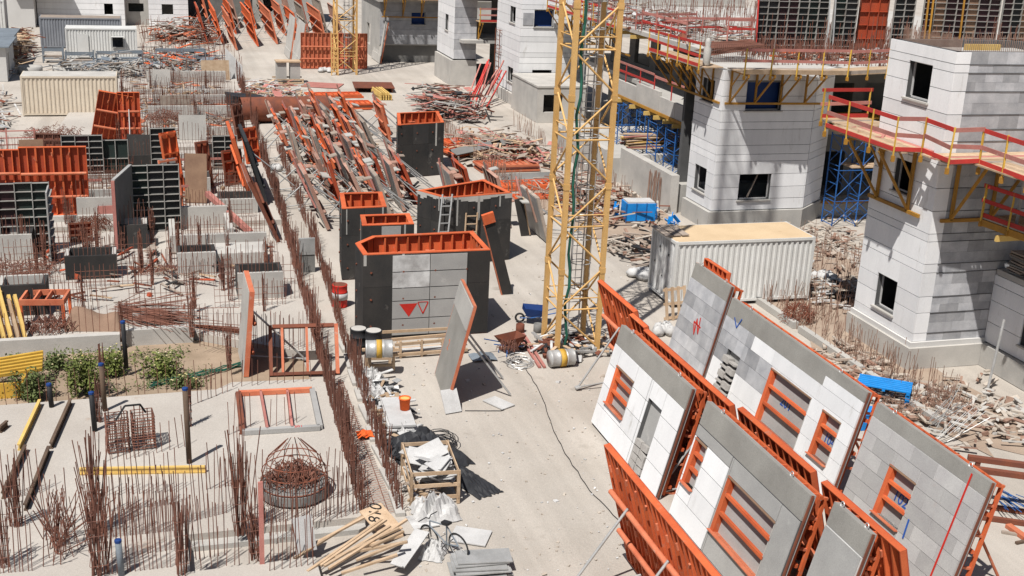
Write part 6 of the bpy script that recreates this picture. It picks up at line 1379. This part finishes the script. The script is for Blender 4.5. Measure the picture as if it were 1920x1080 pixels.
for y in (-.35, .35):
    for x in (-.8, .8): ubar('leg', 'rust_steel', t, (x, y, 0), (x * .9, y, 1.35), .12)
    ubar('top_beam', 'rust_steel', t, (-1.0, y, 1.42), (1.0, y, 1.42), .16, .14); ubar('foot_beam', 'rust_steel', t, (-.9, y, .07), (.9, y, .07), .12, .12)
for x in (-.8, .8): ubar('tie', 'rust_steel', t, (x, -.35, .8), (x, .35, .8), .08)
bar_bundle('blue plastic bundle behind the dark red trestle', g(1880, 935, .3), g(1900, 950, .3), 26, .13, .1, 'blue_steel')
plank_set('orange and grey offcuts on the sand at the right edge', [('orange_dusty', g(1890, 985, .06), g(1925, 1010, .06), .18, .1), ('timber_grey', g(1878, 997, .04), g(1925, 1005, .04), .08, .06), ('timber_dark', g(1905, 1018, .04), g(1925, 1014, .04), .08, .06)], 'offcuts')
for i, (px, py) in enumerate(((1550, 555), (1562, 535), (1590, 562))):
    p = g(px, py); tag(MB().ring(p + zz * .12, .36, .12, 18, (rnd.gauss(0, .15), rnd.gauss(0, .15), 1)).build('old_tyre', 'rubber', smooth=True), 'worn black tyre lying by the near tower, %s from the container' % ORD[i], 'tyre', 'tyres by the near tower')
for i, (px, py, s_, lb) in enumerate(((1200, 520, 1.0, 'white bags heaped at the left end of the container'), (1545, 525, .7, 'white crumpled bag right of the container'), (1240, 625, .7, 'white sack between the tilted panels and container'), (520, 320, .6, 'white bags in the corridor between bar rows'), (610, 135, .8, 'white sacks at the foot of the far crane mast'))):
    mb = MB(); p = g(px, py)
    for k in range(7):
        c = p + Vector((rnd.uniform(-.5, .5) * s_, rnd.uniform(-.4, .4) * s_, .12)); o = len(mb.v); mb.lathe([(.05, -.1), (.28 * s_, -.08), (.34 * s_, .05), (.22 * s_, .2), (.04, .26)], 9, tuple(c))
        for q in range(o, len(mb.v)): v = mb.v[q]; mb.v[q] = (v[0] + rnd.gauss(0, .03), v[1] + rnd.gauss(0, .03), v[2] + rnd.gauss(0, .02))
    tag(mb.build('waste_bags', 'white', None, True, stuff=True), lb, 'bags')
t = thing('wood_pallet', 'pinkish wooden pallet standing on end at the container corner', 'pallet', tuple(g(1268, 600)), (R(-12), 0, R(10)))
for i in range(4): ubox('slat', 'timber', t, (-.42 + i * .28, 0, .65), (.12, .03, 1.3))
for z in (.1, .65, 1.2): ubox('runner', 'timber', t, (0, .06, z), (1.0, .09, .1))
# ------------------------------------------------------------------ far left odds and ends
for i, (px, py) in enumerate(((57, 138), (122, 138))):
    t = thing('concrete_ring', 'round concrete ring lying before the site office, %s of the pair' % ORD[i], 'concrete ring', tuple(g(px, py))); MB().lathe([(.75, 0), (.95, .05), (.95, .6), (.78, .6), (.7, .1)], 22).build('ring_wall', 'concrete', t, True)
for i, (px, py, wd) in enumerate(((245, 122, 2.0), (150, 126, 2.2), (340, 118, 4.2), (100, 118, 1.6), (200, 124, 1.6))):
    t = thing('steel_rack', 'grey painted steel rack in front of the site office, %s in the group' % ORD[i], 'rack', tuple(g(px, py)), group='grey racks by the site office')
    for x in (-wd / 2, wd / 2):
        for y in (0, 1.2): ubar('post', 'grey_paint', t, (x, y, 0), (x, y, 1.1 + .2 * (i % 2)), .1)
    for y in (0, 1.2): ubar('beam', 'grey_paint', t, (-wd / 2, y, 1.05), (wd / 2, y, 1.05), .1, .14); ubar('beam', 'grey_paint', t, (-wd / 2, y, .4), (wd / 2, y, .4), .08, .1)
    bx('tray', 'timber_grey' if i % 2 else 'grey_paint', t, -wd / 2, wd / 2, .1, 1.1, .46, .55)
for i, (x0, x1, y0, y1, h, lb) in enumerate(((-14.5, -10.3, 100, 106, 2.6, 'grey roofed shed at the left edge with a small dark window'), (-15.5, -10.6, 107.5, 113, 2.5, 'second shed behind with a grey sheet roof'))):
    t = thing('site_shed', lb, 'shed'); face(t, (x0, y0, 0), (1, 0, 0), x1 - x0, 0, h, [(x1 - x0 - 1.4, x1 - x0 - .8, 1.1, 1.8)], wmat='wall_pale'); face(t, (x1 - .003, y0 + .29, 0), (0, 1, 0), y1 - y0 - .6, 0, h, [(1, 2, 0.1, 2)], wmat='wall_pale'); face(t, (x1, y1, 0), (-1, 0, 0), x1 - x0, 0, h, [], wmat='wall_pale'); bx('roof', 'grey_paint', t, x0 - .2, x1 + .3, y0 - .3, y1 + .2, h, h + .1)
for i in range(8):
    x = -11.2 + .3 * (i % 2); y = 122 - 1.6 * (i % 4)
    t = thing('pallet_stack', 'tall stack of old wooden pallets beside the grey container, number %s back' % ORD[i], 'pallets', (x, y - (i // 4) * 7, 0), group='pallet stacks by the grey container')
    for k in range(9): ubox('pallet', 'timber' if k % 3 else 'timber_grey', t, (rnd.uniform(-.06, .06), 0, .08 + k * .17), (1.2, 1.0, .12), (0, 0, rnd.uniform(-.1, .1)))
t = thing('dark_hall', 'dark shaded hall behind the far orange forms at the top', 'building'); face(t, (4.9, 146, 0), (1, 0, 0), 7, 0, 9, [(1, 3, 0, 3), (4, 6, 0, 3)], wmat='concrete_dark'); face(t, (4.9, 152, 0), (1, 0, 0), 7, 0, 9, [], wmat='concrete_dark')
for i, (x0, x1, y, lb) in enumerate(((12.2, 19.8, 146, 'grey concrete block far behind the orange form rows'), (-40, -16, 150, 'pale house at the very top left'), (30, 70, 135, 'grey concrete frame building far right behind the towers'))):
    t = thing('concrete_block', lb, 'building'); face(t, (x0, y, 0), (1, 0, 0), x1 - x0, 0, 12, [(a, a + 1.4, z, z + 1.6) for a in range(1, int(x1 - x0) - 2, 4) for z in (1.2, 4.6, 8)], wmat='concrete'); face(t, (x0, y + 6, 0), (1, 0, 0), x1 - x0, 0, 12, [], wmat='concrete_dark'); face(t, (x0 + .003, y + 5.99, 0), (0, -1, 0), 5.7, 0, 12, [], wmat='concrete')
    for z in (3.8, 7.4, 11): bx('floor_slab', 'concrete_light', t, x0, x1, y - .3, y + 5.7, z, z + .25)
# small litter on the open yard
mb = MB(); mw = MB()
for i in range(420):
    p = g(rnd.uniform(760, 1180), rnd.uniform(470, 1080)); s_ = rnd.uniform(.015, .07) * (1 if rnd.random() < .92 else 2.2)
    (mb if rnd.random() < .6 else mw).obox(p + zz * .01, s_, s_ * rnd.uniform(.4, 1.2), s_ * .4, (rnd.gauss(0, .3), rnd.gauss(0, .3), rnd.uniform(0, 3)))
tag(mb.build('grit_litter', 'rubble', None, stuff=True), 'small stones and grit scattered on the open yard', 'litter'); tag(mw.build('paper_litter', 'white_worn', None, stuff=True), 'pale scraps and paper bits scattered on the open yard', 'litter')

# ------------------------------------------------------------------ last single things
t = thing('leaning_form', 'long dark board form with orange head leaning right of the largest box', 'formwork', tuple(g(952, 552)), (R(4), R(-17), 0)); bx('plate', 'dark_ply', t, -.22, .22, 0, .06, 0, 3.6); bx('head', 'orange', t, -.24, .24, -.05, .1, 3.2, 3.62); bx('edge', 'orange_dusty', t, -.26, -.222, -.04, .1, 0, 3.19)
t = thing('leaning_form', 'short dark form leaning beside the wide four sided box', 'formwork', tuple(g(985, 442)), (R(4), R(-14), 0)); bx('plate', 'dark_ply', t, -.2, .2, 0, .06, 0, 1.9); bx('edge', 'timber', t, .202, .25, -.04, .1, 0, 1.9)
lean_slab('small orange form leaning between the ladder and white ladder', 815, 472, 0, .9, 2.3, .06, R(-15), R(-14), 'orange_dusty', 'orange')
t = thing('stone_crate', 'timber crate holding two grey blocks in the far yard', 'crate', tuple(g(540, 155)))
for x in (-.55, .55): ubox('block', 'concrete', t, (x, 0, .95), (.8, .9, 1.5))
for z in (.1, .35): ubox('slat', 'timber', t, (0, -.75, z), (2.4, .06, .12)); ubox('slat', 'timber', t, (0, .75, z), (2.4, .06, .12))
for x in (-1.15, 0, 1.15): ubox('bearer', 'timber', t, (x, 0, .1), (.1, 1.5, .16))
ubox('crate_lid', 'timber', t, (0, 0, 1.76), (2.0, 1.2, .1))
t = thing('white_sheet', 'white triangular sheet standing in the far bar row', 'sheet', tuple(g(424, 150)), (0, 0, R(-40))); MB().add([(0, 0, 0), (1.6, 0, 0), (1.6, 0, 1.3), (0, 0, 2.6), (0, .04, 0), (1.6, .04, 0), (1.6, .04, 1.3), (0, .04, 2.6)], [(0, 1, 2, 3), (7, 6, 5, 4), (0, 4, 5, 1), (1, 5, 6, 2), (2, 6, 7, 3), (3, 7, 4, 0)]).build('sheet', 'white', t)
clutter('rubble_heap', 'scrap and rubble on the ground before the recessed bay and blue scaffold', 'debris', (26.2, 35, 44.5, 53.6), 260, ('rubble', 'rebar_pale', 'timber_grey', 'rubble'), .02, .45, .3, 41)
t = thing('block_wall', 'dark grey upright sheet standing in the corridor between bar rows', 'sheet', tuple(g(575, 512))); bx('sheet', 'concrete_dark', t, -.3, .35, 0, .06, 0, 1.3); bx('cap_board', 'galv', t, -.3, .35, -.03, .09, .8, 1.5)

clutter('far_debris', 'pale boards, sacks and scrap left of the beige container', 'debris', (-14, -8.3, 66, 98), 320, ('white_worn', 'timber_grey', 'concrete_light', 'rust_steel'), .02, 1.1, .5, 42)
t = thing('pipe_fence', 'faded pink pipe fence crossing the left edge below the beige container', 'fence')
for z in (.4, .8, 1.2): ubar('rail', 'pink_board', t, (-12.5, 73.2, z), (-6.2, 73.6, z), .06)
for i in range(5): ubar('post', 'pink_board', t, (-12.4 + i * 1.5, 73.2 + i * .1, 0), (-12.4 + i * 1.5, 73.2 + i * .1, 1.35), .08)

clutter('lane_clutter', 'messy strip of white sheets, rags and scrap wood along the bar row', 'debris', (6.1, 7.3, 29.5, 36.5), 170, ('white', 'white_worn', 'timber', 'black', 'galv'), .03, .42, .35, 51)
clutter('lane_clutter', 'messy white sheets and scrap wood round the bicycle', 'debris', (6.1, 6.9, 26.6, 29.4), 80, ('white', 'white_worn', 'timber', 'timber_grey'), .03, .42, .35, 52)
clutter('slab_scrap', 'battens, offcuts and small forms strewn on the mid left slab', 'debris', (-6.5, 5, 44, 54), 60, ('rust_steel', 'orange_deep', 'timber_grey', 'dark_ply'), .31, .7, .25, 53)

# further standing forms packed into the left middle ground
for i, (px, py, z, wd, ht, rz, ln, m_, rb_, lb) in enumerate(((262, 318, .26, 1.2, 1.9, -8, -6, 'dark_ply', None, 'dark board standing between the green sheet form and grid form'), (152, 452, .3, .9, .8, 10, -12, 'orange_deep', 'rust_steel', 'small rusty box form by the bent bar heap'), (440, 345, .28, 1.1, 1.8, 30, -10, 'orange_deep', 'rust_steel', 'short rusty form standing near the steep orange one'),
        (62, 318, .26, 1.2, 1.6, 4, -8, 'ply_brown', None, 'brown board standing left of the low grid form'), (475, 305, .26, 1.0, 2.0, 40, -12, 'orange_deep', 'orange', 'dark orange form leaning by the corridor bars'), (362, 262, .26, 1.6, 1.5, 0, -8, 'concrete', None, 'grey panel standing behind the dark grid forms'), (92, 290, .26, 1.4, 1.2, -5, -15, 'rust_steel', 'rebar', 'rust brown mesh panel before the beige container'),
        (330, 215, .24, 2.0, 1.3, 0, -6, 'timber_grey', None, 'grey timber panel in the far left bar field'), (405, 150, .24, 2.2, 1.6, 2, -20, 'timber', None, 'tan plywood sheet leaning in the far bar field'), (300, 165, .24, 1.6, 1.4, 0, -8, 'concrete_light', None, 'pale panel standing among far bars'), (452, 262, .26, .9, 2.2, 50, -10, 'rust_steel', 'rebar', 'tall rusty mesh leaning at the bend of the corridor'), (218, 405, .28, 1.6, .5, 5, -4, 'pink_board', None, 'low pink board wall left of the dark green grid form'))):
    lean_slab(lb, px, py, z, wd, ht, .05, R(rz), R(ln), m_, rb_, 'standing_form')
for i, (x0, x1, y, h) in enumerate(((-5.6, -2.4, 61.5, .7), (-1.5, 2.4, 59.4, .8), (1.0, 4.8, 65.2, .9), (-9, -5, 66.8, .8), (-3.0, .6, 69.6, .9))):
    t = thing('timber_rail', 'faded pink rail barrier on the back left slabs, %s from the near side' % ORD[(1, 0, 2, 3, 4)[i]], 'barrier', group='pink barriers on the back slabs')
    for f in (0, .5, 1): q = x0 + (x1 - x0) * f; ubar('post', 'timber_grey', t, (q, y, .26), (q, y, .26 + h + .2), .07)
    ubar('rail', 'pink_board', t, (x0, y - .05, .26 + h), (x1, y - .05, .3 + h), .04, .12); ubar('rail', 'timber_grey', t, (x0, y - .05, .26 + h * .5), (x1, y - .05, .26 + h * .5), .04, .1)
